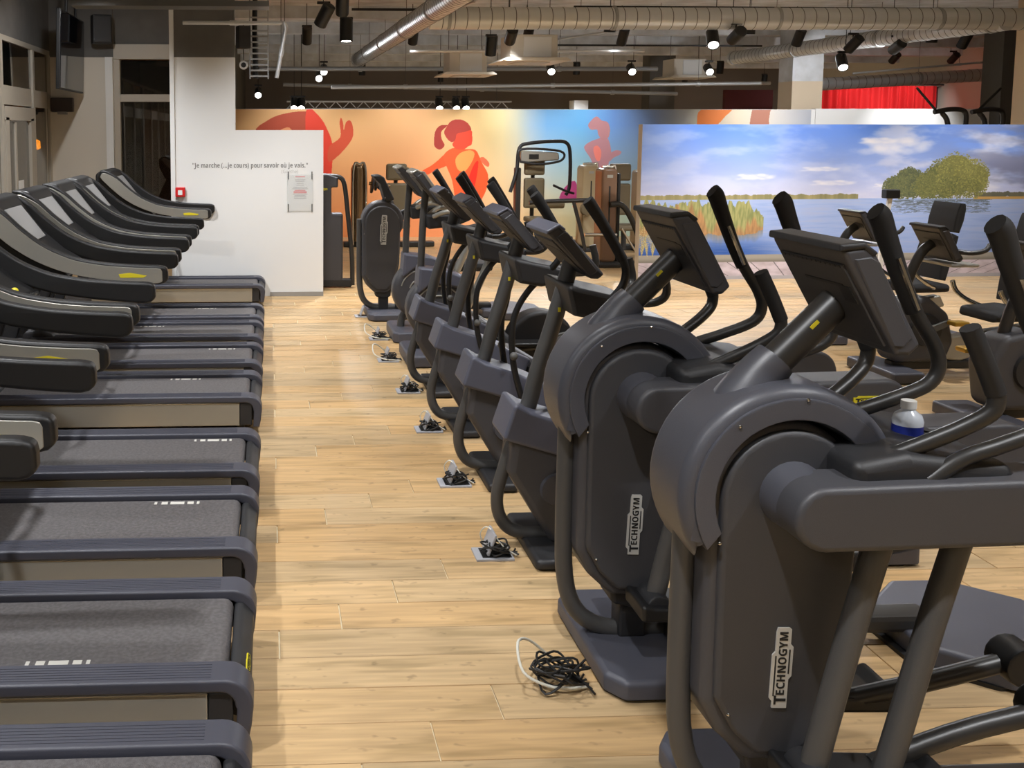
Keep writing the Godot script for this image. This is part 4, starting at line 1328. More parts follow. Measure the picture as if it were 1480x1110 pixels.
		part(t, "rear_link", mb().tube([V(0.5 + ph, 0.268, s * 0.145), V(0.8 + ph, 0.35, s * 0.12), V(1.3, 0.45, s * 0.12)], 0.027, 10), M.tube_dark)
		part(t, "link_joint", mb().cyl(V(0.98 + ph, 0.39, s * 0.07), V(0.98 + ph, 0.39, s * 0.17), 0.06, -1.0, 16, 0.012), M.black)
		# swinging handle
		var dx := 0.035 if s < 0 else 0.085
		var hz: float = 0.04 + s * 0.19
		part(t, "handle", mb().tube([V(0.63 + dx, 1.587, hz), V(0.68 + dx, 1.467, hz), V(0.72 + dx, 1.384, hz), V(0.775 + dx, 1.297, hz), V(0.79 + dx, 1.233, hz), V(0.755 + dx, 1.183, hz), V(0.635 + dx, 1.137, hz), V(0.54 + dx, 1.105, hz), V(0.46 + dx, 1.050, hz)], 0.0195, 12), M.tube_dark)
		var gp := part(t, "grip", mb().tube([V(0.585 + dx, 1.673, hz), V(0.6 + dx, 1.657, hz), V(0.625 + dx, 1.592, hz), V(0.675 + dx, 1.467, hz), V(0.71 + dx, 1.394, hz)], [0.028, 0.03, 0.027, 0.023, 0.022], 12), M.rubber, "black rubber grip")
		part(gp, "sensor_strip", mb().tube([V(0.64 + dx, 1.547, hz + 0.026), V(0.705 + dx, 1.403, hz + 0.024)], 0.007, 6), M.chrome)
		part(t, "fixed_handle", mb().tube([V(0.44, 1.07, s * 0.16), V(0.54, 1.13, s * 0.2), V(0.63, 1.185, s * 0.23), V(0.68, 1.23, s * 0.25), V(0.685, 1.28, s * 0.25)], 0.02, 10), M.tube_dark)
		part(t, "fixed_grip", mb().tube([V(0.685, 1.27, s * 0.25), V(0.65, 1.35, s * 0.25), V(0.61, 1.43, s * 0.25)], 0.023, 10), M.rubber)
	part(t, "handle_hub", mb().ext(rpoly([0.36, 1.0, 0.36, 1.1, 0.5, 1.12, 0.75, 1.09, 0.78, 1.04, 0.7, 1.0], 0.03), -0.24, 0.24, 0.03), M.dark)
	part(t, "cup_holder", mb().lathe([[0.045, 1.0], [0.055, 1.02], [0.058, 1.1], [0.05, 1.1], [0.046, 1.03]], Transform3D(Basis.IDENTITY, V(0.66, 0, 0.02)), 18), M.black)
	return t

# ---------------------------------------------------------------- cross trainer with the grey collar
func make_cross(label: String) -> Node3D:
	var t := thing("cross_trainer", label, "cross trainer", Vector3.ZERO, 0.0, "cross trainers with a grey collar")
	part(t, "front_tube", mb().tube([V(0.15, 0.62), V(0.095, 0.49), V(0.05, 0.34), V(0.03, 0.25), V(0.034, 0.17), V(0.068, 0.1), V(0.13, 0.066), V(0.26, 0.055), V(0.6, 0.06)], 0.029, 14), M.tube)
	part(t, "post", mb().tube([V(0.13, 0.58), V(0.165, 0.66), V(0.205, 0.82), V(0.26, 1.0), V(0.31, 1.18), V(0.35, 1.33)], 0.037, 14), M.tube)
	part(t, "fairing", mb().ext(rpoly([0.08, 0.56, 0.058, 0.37, 0.26, 0.045, 0.56, 0.045, 0.8, 0.2, 0.82, 0.36, 0.55, 0.52], 0.04), -0.1, 0.1, 0.03), M.body)
	part(t, "grey_collar", mb().ext(rpoly([0.075, 0.7, 0.022, 0.535, 0.6, 0.36, 0.64, 0.46, 0.3, 0.61, 0.14, 0.66], 0.02), -0.125, 0.125, 0.014, 0.014, 3), M.blue_grey, "bluish grey collar round the post")
	part(t, "hub_cover", mb().cyl(V(0.27, 0.3, 0.095), V(0.27, 0.3, 0.118), 0.075, 0.068, 24), M.hood)
	part(t, "rear_wheel", mb().ext(pv(circ(0.98, 0.34, 0.25)), -0.09, 0.09, 0.03, 0.03, 4), M.dark)
	part(t, "floor_beam", mb().box(V(1.0, 0.06, 0), V(1.3, 0.06, 0.1), 0.015), M.tube_dark)
	sole_plate(t, "rear_base", [1.5, -0.3, 1.83, -0.3, 1.83, 0.3, 1.5, 0.3], 0.12, M.plate)
	sole_plate(t, "front_base", [0.14, -0.28, 0.3, -0.28, 0.3, 0.28, 0.14, 0.28], 0.05, M.dark)
	console_parts(t, [0.186, 1.454, 0.236, 1.486, 0.262, 1.471, 0.44, 1.276, 0.414, 1.256, 0.38, 1.258], 0.17, M.body, M.blue_grey)
	part(t, "tray", mb().ext(rpoly([0.27, 1.235, 0.3, 1.1, 0.42, 1.08, 0.58, 1.11, 0.58, 1.165], 0.02), -0.2, 0.2, 0.02), M.dark)
	part(t, "cup_holder", mb().lathe([[0.03, 1.06], [0.05, 1.07], [0.052, 1.13], [0.044, 1.13], [0.04, 1.09]], Transform3D(Basis.IDENTITY, V(0.5, 0, 0.16)), 16), M.black)
	part(t, "post_sticker", mb().box(V(0.285, 1.1, 0.036), V(0.012, 0.02, 0.004)), M.yellow)
	for s in [-1, 1]:
		var z: float = s * 0.2
		var dx := 0.0 if s > 0 else -0.12
		part(t, "grip", mb().tube([V(0.345 + dx, 1.6, z), V(0.36 + dx, 1.58, z), V(0.435 + dx, 1.465, z), V(0.505 + dx, 1.345, z)], [0.025, 0.027, 0.023, 0.022], 10), M.rubber)
		part(t, "moving_arm", mb().tube([V(0.505 + dx, 1.345, z), V(0.52 + dx, 1.29, z), V(0.5 + dx * 0.8, 1.22, z), V(0.44 + dx * 0.5, 1.14, z * 0.85), V(0.37 + dx * 0.3, 1.06, z * 0.7), V(0.31, 0.95, z * 0.6), V(0.285, 0.83, z * 0.6), V(0.3, 0.63, z * 0.6), V(0.36, 0.42, z * 0.7), V(0.42, 0.3, z * 0.8)], 0.0175, 10), M.black)
		part(t, "arm_joint", mb().ball(V(0.292, 0.7, z * 0.6 + s * 0.02), 0.022), M.steel_grey)
		part(t, "fixed_handle", mb().tube([V(0.56, 1.14, s * 0.1), V(0.66, 1.15, s * 0.16), V(0.7, 1.2, s * 0.2), V(0.68, 1.3, s * 0.2)], 0.018, 10), M.tube_dark)
		part(t, "pedal_rail", mb().tube([V(0.36, 0.36, s * 0.16), V(0.8, 0.33, s * 0.16), V(1.25, 0.36 + s * 0.05, s * 0.16)], 0.024, 10), M.tube_dark)
		part(t, "pedal", mb().ext(rpoly([0.62, 0.36, 0.62, 0.42, 0.68, 0.385, 0.98, 0.385, 1.0, 0.36], 0.012), s * 0.17 - 0.075, s * 0.17 + 0.075, 0.01), M.black)
		part(t, "crank", mb().ext(band([[0.98, 0.34, 0.035], [1.1, 0.36 + s * 0.04, 0.03], [1.24, 0.37 + s * 0.05, 0.028]]), s * 0.115 - 0.015, s * 0.115 + 0.015, 0.006), M.steel_grey)
	return t

# ---------------------------------------------------------------- upright exercise bike
func make_bike(label: String) -> Node3D:
	var t := thing("exercise_bike", label, "exercise bike", Vector3.ZERO, 0.0, "upright exercise bikes")
	part(t, "wheel_casing", mb().ext(pv(circ(0.38, 0.44, 0.265)), -0.1, 0.1, 0.05, 0.05, 4), M.body)
	var arc := mb()
	for r in [0.2, 0.12]:
		var a := PackedVector2Array()
		a.append_array(pv(circ(0.38, 0.44, r, 20.0, 165.0, 16)))
		a.append_array(pv(circ(0.38, 0.44, r - 0.012, 165.0, 20.0, 16)))
		arc.ext(a, 0.096, 0.106, 0.003, 0.003, 1)
	part(t, "casing_arcs", arc, M.silver)
	part(t, "collar", mb().ext(rpoly([0.215, 0.79, 0.2, 0.56, 0.32, 0.66, 0.6, 0.6, 0.66, 0.68, 0.45, 0.76], 0.02), -0.125, 0.125, 0.02), M.blue_grey, "bluish grey box collar")
	part(t, "post", mb().tube([V(0.24, 0.7), V(0.245, 0.9), V(0.255, 1.15), V(0.275, 1.42)], 0.03, 12), M.tube)
	console_parts(t, [0.14, 1.555, 0.18, 1.578, 0.222, 1.56, 0.405, 1.306, 0.385, 1.295, 0.362, 1.3], 0.17, M.body, M.silver)
	part(t, "console_frame", mb().ext(rpoly([0.205, 1.575, 0.235, 1.572, 0.425, 1.308, 0.4, 1.296], 0.008, 2), 0.155, 0.185, 0.006), M.silver)
	part(t, "bar_bracket", mb().ext(rpoly([0.27, 1.22, 0.28, 1.1, 0.5, 1.12, 0.62, 1.17, 0.6, 1.22], 0.02), -0.12, 0.12, 0.02), M.dark)
	for s in [-1, 1]:
		part(t, "handlebar", mb().tube([V(0.32, 1.2, s * 0.1), V(0.42, 1.25, s * 0.2), V(0.56, 1.24, s * 0.24), V(0.64, 1.2, s * 0.22)], 0.02, 10), M.silver)
		part(t, "grip_pad", mb().box(V(0.52, 1.265, s * 0.2), V(0.17, 0.03, 0.07), 0.012), M.silver)
		part(t, "crank", mb().ext(band([[0.38, 0.44, 0.03], [0.38 + s * 0.1, 0.4, 0.024], [0.38 + s * 0.17, 0.37, 0.022]]), s * 0.115 - 0.012, s * 0.115 + 0.012, 0.005), M.steel_grey)
		part(t, "pedal", mb().box(V(0.38 + s * 0.18, 0.37, s * 0.19), V(0.11, 0.03, 0.09), 0.01), M.black)
	part(t, "seat_tube", mb().tube([V(0.62, 0.42), V(0.72, 0.62), V(0.82, 0.86), V(0.85, 0.95)], 0.034, 12), M.silver)
	part(t, "rear_frame", mb().tube([V(0.55, 0.3), V(0.8, 0.22), V(1.0, 0.1)], 0.045, 12), M.tube)
	part(t, "saddle", mb().ext(rpoly([0.7, 0.97, 0.7, 1.02, 0.84, 1.03, 0.98, 1.06, 1.02, 1.02, 0.98, 0.96, 0.84, 0.95], 0.025), -0.1, 0.1, 0.035, 0.035, 3), M.rubber)
	sole_plate(t, "front_base", [0.1, -0.26, 0.14, -0.31, 0.3, -0.31, 0.36, -0.2, 0.36, 0.2, 0.3, 0.31, 0.14, 0.31, 0.1, 0.26], 0.1, M.plate)
	sole_plate(t, "rear_base", [0.94, -0.24, 1.1, -0.24, 1.1, 0.24, 0.94, 0.24], 0.09, M.plate)
	part(t, "front_fork", mb().tube([V(0.2, 0.09), V(0.22, 0.2), V(0.3, 0.3)], 0.035, 12), M.tube)
	return t

func elliptical_row() -> void:
	var e := make_elliptical("elliptical trainer holding a water bottle, with round hood and silver plate")
	e.position = V(1.035, 0, -2.46)
	dup(e, V(1.0, 0, -3.38), "elliptical trainer between the bottle elliptical and the first grey-collared cross trainer")
	var er := make_elliptical("arm ergometer with a rounded body at the end of the aisle row", true)
	er.position = V(0.86, 0, -9.95)
	var c := make_cross("first grey-collared cross trainer beside the elliptical trainers")
	c.position = V(1.0, 0, -4.30)
	dup(c, V(1.0, 0, -5.22), "second grey-collared cross trainer from the elliptical trainers")
	dup(c, V(1.0, 0, -6.14), "third grey-collared cross trainer from the elliptical trainers")
	dup(c, V(1.0, 0, -7.06), "fourth grey-collared cross trainer, beside the upright bikes")
	var b := make_bike("upright exercise bike next to the fourth cross trainer")
	b.position = V(1.0, 0, -7.98)
	dup(b, V(1.0, 0, -8.9), "upright exercise bike next to the arm ergometer")

# ---------------------------------------------------------------- second row: recumbent bikes
func make_recumbent(label: String) -> Node3D:
	var t := thing("recumbent_bike", label, "recumbent bike", Vector3.ZERO, 0.0, "recumbent bikes before the lake picture")
	part(t, "body_shell", mb().ext(rpoly([0.02, 0.12, -0.02, 0.42, 0.08, 0.6, 0.28, 0.64, 0.45, 0.5, 0.5, 0.28, 0.44, 0.12], 0.09), -0.11, 0.11, 0.04), M.body)
	part(t, "crank_cover", mb().cyl(V(0.26, 0.38, 0.1), V(0.26, 0.38, 0.13), 0.13, 0.12, 24), M.dark)
	part(t, "mast", mb().tube([V(0.12, 0.5), V(0.18, 0.75), V(0.27, 0.96), V(0.36, 1.04)], 0.036, 12), M.tube_dark)
	console_parts(t, [0.28, 1.165, 0.33, 1.172, 0.36, 1.155, 0.49, 0.93, 0.465, 0.905, 0.43, 0.907], 0.17, M.body, M.dark)
	part(t, "console_tray", mb().box(V(0.5, 0.88, 0), V(0.22, 0.025, 0.36), 0.01), M.silver)
	for s in [-1, 1]:
		part(t, "crank", mb().ext(band([[0.26, 0.38, 0.028], [0.26 + s * 0.1, 0.42, 0.024], [0.26 + s * 0.17, 0.45, 0.02]]), s * 0.15 - 0.012, s * 0.15 + 0.012, 0.005), M.steel_grey)
		part(t, "pedal", mb().box(V(0.26 + s * 0.18, 0.45, s * 0.22), V(0.12, 0.035, 0.1), 0.012), M.gold, "brass coloured pedal")
		part(t, "handlebar", mb().tube([V(0.4, 1.0, s * 0.08), V(0.5, 0.98, s * 0.2), V(0.6, 1.0, s * 0.23), V(0.66, 1.04, s * 0.2)], 0.018, 10), M.tube_dark)
		part(t, "seat_handle", mb().tube([V(0.95, 0.5, s * 0.24), V(0.85, 0.55, s * 0.27), V(0.76, 0.62, s * 0.27), V(0.72, 0.7, s * 0.26)], 0.018, 10), M.chrome)
	part(t, "seat_rail", mb().ext(rpoly([0.4, 0.14, 0.42, 0.3, 1.15, 0.4, 1.2, 0.3, 0.6, 0.12], 0.02), -0.05, 0.05, 0.015), M.silver)
	part(t, "seat", mb().ext(rpoly([0.72, 0.44, 0.74, 0.52, 1.0, 0.54, 1.14, 0.52, 1.14, 0.45], 0.035), -0.2, 0.2, 0.04), M.rubber)
	var bk := part(t, "backrest", mb().ext(band([[1.06, 0.56, 0.03], [1.1, 0.78, 0.045], [1.14, 0.92, 0.04], [1.16, 0.97, 0.03]]), -0.2, 0.2, 0.025), M.rubber)
	part(bk, "headrest", mb().ext(band([[1.165, 0.99, 0.03], [1.19, 1.1, 0.04], [1.21, 1.2, 0.035], [1.215, 1.25, 0.02]]), -0.19, 0.19, 0.02), M.rubber)
	sole_plate(t, "front_base", [-0.1, -0.3, 0.16, -0.3, 0.16, 0.3, -0.1, 0.3], 0.09, M.plate)
	sole_plate(t, "rear_base", [1.05, -0.28, 1.25, -0.28, 1.25, 0.28, 1.05, 0.28], 0.09, M.plate)
	part(t, "floor_beam", mb().box(V(0.6, 0.09, 0), V(1.1, 0.07, 0.09), 0.015), M.tube_dark)
	part(t, "rear_leg", mb().box(V(1.12, 0.2, 0), V(0.07, 0.24, 0.08), 0.015), M.tube_dark)
	return t

func recumbent_row() -> void:
	var r := make_recumbent("recumbent bike in line with the two front elliptical trainers")
	r.position = V(4.55, 0, -6.0)
	dup(r, V(4.74, 0, -7.3), "recumbent bike between the other two recumbent bikes")
	dup(r, V(4.96, 0, -8.65), "recumbent bike standing before the lake picture")

# ---------------------------------------------------------------- strength machines before the runner picture
func tower(t: Node, x: float, z: float, w: float, h: float, d: float, m: Material, called := "weight_shroud") -> void:
	var p := part(t, called, mb(Transform3D(Basis.IDENTITY, V(x, 0, z))).ext(rpoly([-w / 2, 0.06, w / 2, 0.06, w / 2, h, -w / 2, h], w * 0.3, 6), -d / 2, d / 2, 0.03), m)
	part(p, "selector_slot", mb().box(V(x, h * 0.62, z + d / 2 + 0.001), V(0.02, h * 0.4, 0.006)), M.black)
	part(p, "badge", mb().box(V(x, h * 0.92, z + d / 2 + 0.001), V(0.08, 0.04, 0.006)), M.silver)
	part(p, "side_post", mb().tube([V(x + w / 2 + 0.02, 0.02, z), V(x + w / 2 + 0.02, h - 0.1, z), V(x + w / 2 - 0.05, h + 0.01, z), V(x - w / 2 + 0.05, h + 0.01, z)], 0.025, 10), M.chrome)
	part(p, "floor_foot", mb().box(V(x, 0.03, z), V(w + 0.1, 0.06, d + 0.2), 0.015), M.dark)

func pads(t: Node, x: float, z: float, y: float) -> void:
	part(t, "back_pad", mb().box(V(x, y, z), V(0.34, 0.5, 0.1), 0.035), M.upholstery)
	part(t, "head_pad", mb().box(V(x, y + 0.43, z), V(0.34, 0.27, 0.1), 0.035), M.upholstery)
	part(t, "seat_pad", mb().box(V(x, y - 0.42, z + 0.22), V(0.36, 0.09, 0.4), 0.03), M.upholstery)
	part(t, "seat_frame", mb().tube([V(x, 0.05, z + 0.25), V(x, y - 0.46, z + 0.22)], 0.04, 10), M.tube_dark)
	part(t, "back_frame", mb().tube([V(x, 0.05, z - 0.12), V(x, 0.9, z - 0.1), V(x, y + 0.5, z - 0.08)], 0.035, 10), M.tube_dark)

func strength_area() -> void:
	# dark cable tower just behind the white partition
	var a := thing("cable_tower", "dark grey cable tower peeking out behind the white partition", "weight machine", V(0.68, 0, -11.9))
	part(a, "cabinet", mb().ext(rpoly([-0.3, 0.08, -0.3, 1.38, 0.02, 1.38, 0.14, 1.34, 0.14, 1.22, 0.06, 1.22, 0.06, 0.9, 0.2, 0.9, 0.2, 0.08], 0.02), -0.14, 0.14, 0.02), M.body)
	part(a, "guard_tube", mb().tube([V(0.0, 1.36, 0.1), V(0.16, 1.34, 0.1), V(0.22, 1.24, 0.1), V(0.26, 0.9, 0.1), V(0.31, 0.4, 0.1), V(0.32, 0.03, 0.1)], 0.028, 12), M.tube_dark)
	part(a, "base_bar", mb().box(V(0.0, 0.06, 0.1), V(0.62, 0.1, 0.08), 0.015), M.dark)
	brand_plate(a, V(-0.05, 1.2, 0.141), Basis.IDENTITY, 0.12, M.yellow, "yellow_badge")
	# chest machine with the polished tower
	var b := thing("chest_press", "strength machine with tall polished bronze tower and pads", "weight machine", V(1.45, 0, -16.0))
	part(b, "bronze_tower", mb().lathe([[0.15, 0.1], [0.16, 0.14], [0.16, 1.28], [0.13, 1.34], [0.06, 1.36]], Transform3D(Basis.from_scale(V(0.8, 1, 1)), Vector3.ZERO), 24), M.brown_chrome)
	part(b, "tower_guard", mb().tube([V(-0.1, 0.05, 0.13), V(-0.1, 1.25, 0.15), V(0.0, 1.36, 0.15), V(0.1, 1.25, 0.15), V(0.1, 0.05, 0.13)], 0.022, 10), M.chrome)
	part(b, "floor_frame", mb().box(V(0.5, 0.05, 0), V(1.5, 0.09, 0.16), 0.02), M.tube_dark)
	part(b, "weight_horn", mb().cyl(V(0.16, 1.05, 0.1), V(0.5, 1.0, 0.1), 0.03, -1.0, 12), M.brown_chrome)
	for k in range(2): part(b, "weight_disc", mb().cyl(V(0.2 + k * 0.06, 1.04, 0.1), V(0.235 + k * 0.06, 1.035, 0.1), 0.15 - k * 0.04, -1.0, 20, 0.008), M.dark)
	pads(b, 0.62, 0.0, 0.8)
	part(b, "press_arm", mb().tube([V(0.3, 1.0, 0.1), V(0.5, 0.8, 0.3), V(0.52, 0.5, 0.34)], 0.026, 10), M.tube_dark)
	# lat machine with the overhead frame
	var c := thing("lat_pulldown", "strength machine with overhead tube frame and silver lever box", "weight machine", V(4.35, 0, -16.0))
	part(c, "overhead_tube", mb().tube([V(-0.42, 0.9, 0.1), V(-0.32, 1.25, 0.1), V(-0.28, 1.62, 0.1), V(-0.1, 1.7, 0.1), V(0.3, 1.73, 0.1), V(0.5, 1.7, 0.1), V(0.56, 1.5, 0.1), V(0.56, 1.0, 0.1), V(0.5, 0.85, 0.1)], 0.03, 10), M.dark)
	part(c, "lever_box", mb().ext(rpoly([-0.26, 1.38, -0.26, 1.58, 0.36, 1.55, 0.38, 1.42], 0.05), 0.0, 0.14, 0.02), M.silver)
	part(c, "lever_rim", mb().tube([V(-0.28, 1.4, 0.15), V(-0.26, 1.6, 0.15), V(0.38, 1.57, 0.15), V(0.4, 1.42, 0.15), V(0.05, 1.36, 0.15), V(-0.28, 1.4, 0.15)], 0.02, 8), M.dark)
	part(c, "lever_slot", mb().box(V(-0.05, 1.48, 0.142), V(0.16, 0.08, 0.01)), M.black)
	pads(c, 0.0, 0.0, 0.88)
	part(c, "side_column", mb().box(V(-0.28, 0.7, 0), V(0.09, 1.2, 0.16), 0.02), M.tube_dark)
	part(c, "pull_handle", mb().tube([V(0.25, 1.02, 0.25), V(0.48, 0.92, 0.2), V(0.62, 0.88, 0.15)], 0.02, 8), M.dark)
	part(c, "floor_frame", mb().box(V(0.1, 0.05, 0), V(1.4, 0.09, 0.16), 0.02), M.tube_dark)
	part(c, "roller_pad", mb().cyl(V(0.1, 0.72, 0.35), V(0.4, 0.72, 0.35), 0.07, -1.0, 16, 0.02), M.upholstery)
	# group of towers
	var d := thing("leg_press_tower", "strength machine with a tall beige weight shroud", "weight machine", V(5.05, 0, -15.4))
	tower(d, 0.0, 0.0, 0.26, 1.36, 0.34, M.beige_shroud)
	part(d, "lever_beam", mb().tube([V(-0.05, 0.82, 0.25), V(-0.7, 0.8, 0.25), V(-1.0, 0.78, 0.25)], 0.035, 10), M.tube_dark)
	part(d, "counterweight", mb().cyl(V(-0.1, 0.68, 0.22), V(-0.1, 0.68, 0.34), 0.1, -1.0, 18, 0.02), M.upholstery)
	part(d, "beam_stand", mb().tube([V(-0.3, 0.8, 0.25), V(-0.16, 0.3, 0.25), V(-0.1, 0.03, 0.25)], 0.03, 10), M.tube_dark)
	var e := thing("cable_station", "strength machine with a glossy amber weight shroud and slanting brace", "weight machine", V(4.72, 0, -13.6))
	tower(e, 0.0, 0.0, 0.22, 1.38, 0.32, M.amber_shroud)
	part(e, "black_spine", mb().box(V(0.16, 0.66, -0.02), V(0.05, 1.3, 0.2), 0.015), M.black)
	part(e, "slanting_brace", mb().tube([V(0.0, 0.88, 0.2), V(0.2, 0.84, 0.2), V(0.42, 0.4, 0.2), V(0.46, 0.02, 0.2)], 0.04, 10), M.tube_dark)
	part(e, "chrome_brace", mb().cyl(V(0.16, 0.55, 0.22), V(0.44, 0.1, 0.22), 0.015, -1.0, 8), M.chrome)
	part(e, "cross_bar", mb().cyl(V(-0.35, 0.46, 0.2), V(0.1, 0.46, 0.2), 0.025, -1.0, 10), M.chrome)
	part(e, "floor_frame", mb().box(V(0.1, 0.04, 0.1), V(0.8, 0.07, 0.14), 0.015), M.dark)
	var g := thing("shoulder_press", "strength machine with beige pads beside the lake picture", "weight machine", V(5.75, 0, -15.4))
	tower(g, 0.18, 0.0, 0.24, 1.28, 0.34, M.beige_shroud)
	pads(g, -0.22, 0.1, 0.82)
	part(g, "floor_frame", mb().box(V(0.0, 0.05, 0), V(0.9, 0.09, 0.16), 0.02), M.tube_dark)
	# tall machine behind the lake picture: only its top shows
	for k in range(2):
		var m := thing("pull_up_tower", "black handle tower rising behind the lake picture, %s the red curtain's edge" % ["in front of" if k == 0 else "beyond"], "weight machine", V(9.9 + k * 0.56, 0, -14.0), 0.0, "handle towers behind the lake picture")
		var s := 1.0 if k == 0 else -1.0
		part(m, "column", mb().tube([V(0.02, 0.03), V(0.02, 1.8), V(-0.1, 2.16)], 0.035, 10), M.black)
		part(m, "handle_arch", mb().tube([V(-0.22, 2.17), V(0.0, 2.21), V(0.2, 2.2), V(0.26, 2.12), V(0.26, 1.9)], 0.035, 10), M.black)
		part(m, "grip_rod", mb().cyl(V(-0.2 if k == 0 else -0.12, 2.2, 0), V(-0.2 - 0.3 if k == 0 else 0.2, 2.52, 0), 0.018, -1.0, 8), M.black)
		part(m, "base", mb().box(V(0.02, 0.03, 0), V(0.42, 0.06, 0.8), 0.02), M.dark)
	# height scale before the lake picture
	var hs := thing("height_scale", "slim white measuring pole with a black head before the lake picture", "measuring pole", V(6.85, 0, -10.6))
	part(hs, "pole", mb().ext(band([[-0.06, 0.04, 0.025], [-0.02, 0.7, 0.024], [0.03, 1.15, 0.022]]), -0.02, 0.02, 0.006), M.white)
	part(hs, "head", mb().box(V(0.04, 1.2, 0), V(0.16, 0.1, 0.1), 0.012), M.black)
	part(hs, "base_plate", mb().box(V(0, 0.03, 0), V(0.36, 0.06, 0.4), 0.015), M.white)

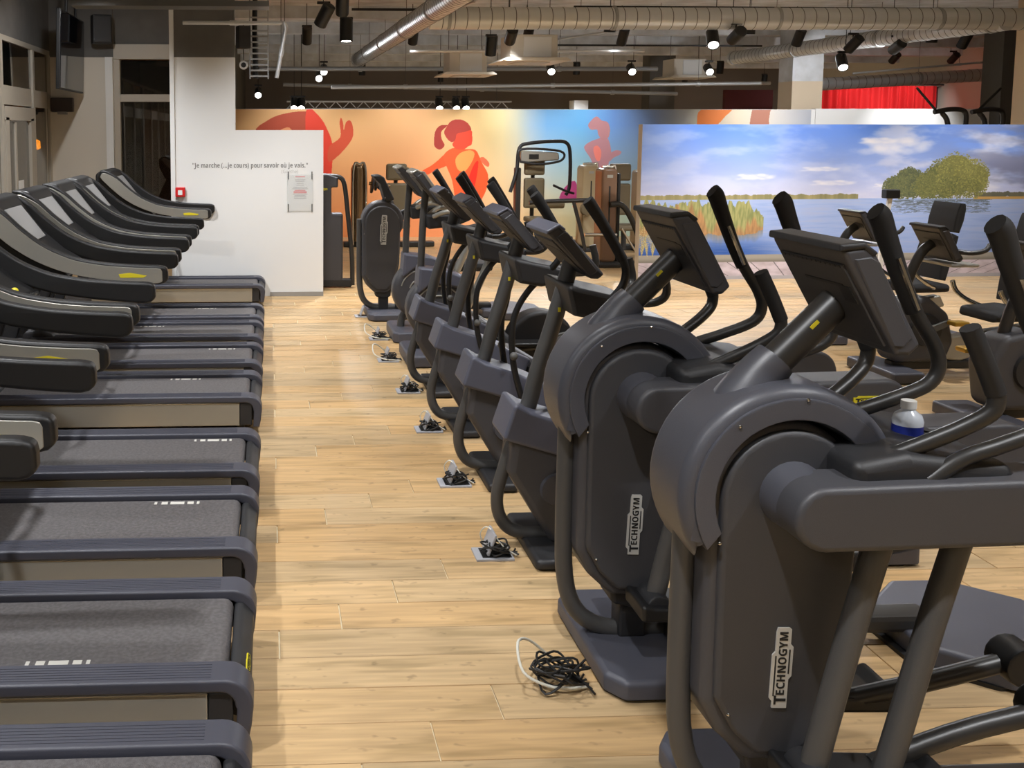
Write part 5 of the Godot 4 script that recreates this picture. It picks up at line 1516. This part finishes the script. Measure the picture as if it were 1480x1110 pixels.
# ---------------------------------------------------------------- curtain and the small things
func small_things() -> void:
	var cu := thing("stage_curtain", "bright red pleated curtain far behind the partitions", "curtain", V(13.7, 0, -24.0))
	var front := PackedVector2Array()
	var n := 150
	for k in range(n + 1):
		var x := 2.95 * k / n
		front.append(Vector2(x, 0.045 * sin(x * 26.0 + sin(x * 3.0) * 1.4)))
	var rs := front.duplicate()
	for k in range(n, -1, -1): rs.append(front[k] + Vector2(0, 0.015))
	part(cu, "cloth", flat().ext(rs, 0.03, 3.02), M.curtain)
	part(cu, "rail", mb().cyl(V(-0.1, 3.05, 0), V(3.1, 3.05, 0), 0.02, -1.0, 8), M.black)
	# quotation on the white partition
	var q := thing("wall_quotation_lettering", "grey quotation lettered across the white partition", "lettering", V(-0.34, 1.5, -11.199))
	var grey := mat(c8(122, 120, 118), 0.7)
	var tx := text_mesh("\"Je marche (...je cours) pour savoir où je vais.\"", 0.074, 0.002, true, "Droid Sans")
	var w := tx.get_aabb().size.x
	var tn := part(q, "sentence", tx, grey)
	tn.position = V(0.0, 0.0)
	tn.scale = V(1.31 / maxf(w, 0.1), 1.0, 1.0)
	var t2 := part(q, "author", text_mesh("(Goethe)", 0.05, 0.002, false), mat(c8(190, 188, 184), 0.7))
	t2.position = V(0.45, -0.07)
	q.position = V(-0.222, 1.505, -11.199)
	# poster in a clear holder
	var po := thing("notice_poster", "white notice with red lines in a clear holder on the white partition", "poster", V(0.345, 0.97, -11.198))
	part(po, "sheet", mb().box(V(0, 0.22, 0.001), V(0.285, 0.41, 0.003)), M.white)
	var lines := mb()
	var red := mb()
	for l in [[0.405, 0.11, 1], [0.37, 0.12, 0], [0.352, 0.1, 0], [0.33, 0.08, 0], [0.31, 0.09, 0], [0.285, 0.16, 0], [0.268, 0.18, 0], [0.25, 0.12, 1], [0.236, 0.15, 1], [0.222, 0.15, 1], [0.206, 0.17, 0], [0.19, 0.12, 0], [0.175, 0.14, 0], [0.16, 0.14, 0]]:
		(red if l[2] else lines).box(V(0, l[0], 0.003), V(l[1], 0.009 if l[2] else 0.006, 0.001))
	part(po, "grey_lines", lines, mat(c8(170, 168, 168), 0.7))
	part(po, "red_lines", red, mat(c8(232, 110, 110), 0.7))
	part(po, "holder", mb().box(V(0, 0.22, 0.006), V(0.3, 0.43, 0.003)), M.clear)
	for s in [-1, 1]:
		for y in [0.05, 0.42]: part(po, "clip", mb().box(V(s * 0.135, y, 0.009), V(0.012, 0.09, 0.006), 0.002), M.steel_grey)
	# fire call point
	var fa := thing("fire_call_point", "small red fire alarm call point on the partition's edge", "fire alarm", V(-1.015, 1.15, -11.197))
	part(fa, "box", mb().box(V(0, 0.055, 0.02), V(0.11, 0.11, 0.045), 0.008), M.red)
	part(fa, "window", mb().box(V(0, 0.05, 0.044), V(0.05, 0.055, 0.004), 0.001), M.white)
	# bottle standing in the cup holder of the first elliptical trainer
	var bo := thing("water_bottle", "small translucent water bottle with a blue label on the elliptical trainer", "bottle", V(1.035 + 0.63, 1.03, -2.44))
	part(bo, "body", mb().lathe([[0.028, 0.0], [0.035, 0.006], [0.036, 0.03], [0.036, 0.095], [0.037, 0.108], [0.032, 0.124], [0.017, 0.136], [0.015, 0.142]], Transform3D.IDENTITY, 20), M.bottle)
	part(bo, "label_band", mb().lathe([[0.0368, 0.055], [0.0368, 0.098]], Transform3D.IDENTITY, 20, false), M.bottle_label)
	part(bo, "cap", mb().cyl(V(0, 0.14), V(0, 0.162), 0.019, -1.0, 16, 0.002), M.white)
	# floor boxes with their cable knots along the row
	var rng := RandomNumberGenerator.new()
	rng.seed = 77
	var sp := [[0.97, -3.17, "beside the second elliptical trainer"], [0.99, -4.2, "before the first cross trainer"], [0.985, -5.1, "before the second cross trainer"], [1.0, -6.05, "before the third cross trainer"], [1.0, -6.98, "before the fourth cross trainer"], [0.97, -7.95, "before the first upright bike"], [0.985, -8.8, "before the second upright bike"], [0.95, -9.9, "before the arm ergometer"]]
	for i in range(sp.size()):
		var s: Array = sp[i]
		var at := V(s[0], 0, s[1])
		if i > 0:
			var fb := thing("floor_socket", "open grey floor socket box %s" % s[2], "socket box", at, 0.0, "floor socket boxes along the machines")
			part(fb, "frame", mb().box(V(0, 0.005, 0), V(0.17, 0.012, 0.13), 0.003), M.box_grey)
			part(fb, "well", mb().box(V(0.01, 0.0075, 0), V(0.13, 0.012, 0.1)), M.black)
			var lid := part(fb, "lid", mb().box(V(0, 0.055, 0), V(0.012, 0.1, 0.12), 0.004), M.box_grey)
			lid.position = V(-0.03, 0.008, -0.02)
			lid.rotation.z = -0.35
		if i == 7: continue
		var ck := thing("cable_knot", "tangle of black and white power cables %s" % s[2], "cables", at + V(-0.02, 0, 0.01), 0.0, "cable tangles along the machines")
		for k in range(3 if i else 5):
			var pts := []
			var ph := rng.randf() * TAU
			var big := 1.45 if i == 0 else 1.0
			for j in range(11):
				var a := ph + j * 1.25
				var r := (0.05 + 0.03 * sin(j * 1.7 + k)) * big
				pts.append(V(cos(a) * r * 0.9 + 0.03, 0.012 + 0.05 * big * absf(sin(a * 0.5 + k)), sin(a) * r * 0.8))
			pts.append(V(0.1, 0.02, 0.0))
			pts.append(V(0.13, 0.015, -0.04 + 0.03 * k))
			part(ck, "cable", mb().tube(pts, 0.0042, 6, 4), M.cable)
		if i in [0, 5, 6]:
			part(ck, "white_cable", mb().tube([V(0.05, 0.01, -0.16), V(-0.04, 0.1, -0.12), V(-0.1, 0.13, -0.05), V(-0.1, 0.07, 0.03), V(-0.02, 0.03, 0.05), V(0.06, 0.02, 0.05), V(0.12, 0.012, 0.03)], 0.005, 7, 5), M.cable_white)
		elif i < 6:
			part(ck, "white_cable", mb().tube([V(0.0, 0.01, -0.1), V(-0.02, 0.07, -0.09), V(0.01, 0.11, -0.06), V(0.06, 0.05, 0.0), V(0.12, 0.012, 0.02)], 0.003, 6, 5), M.cable_white)
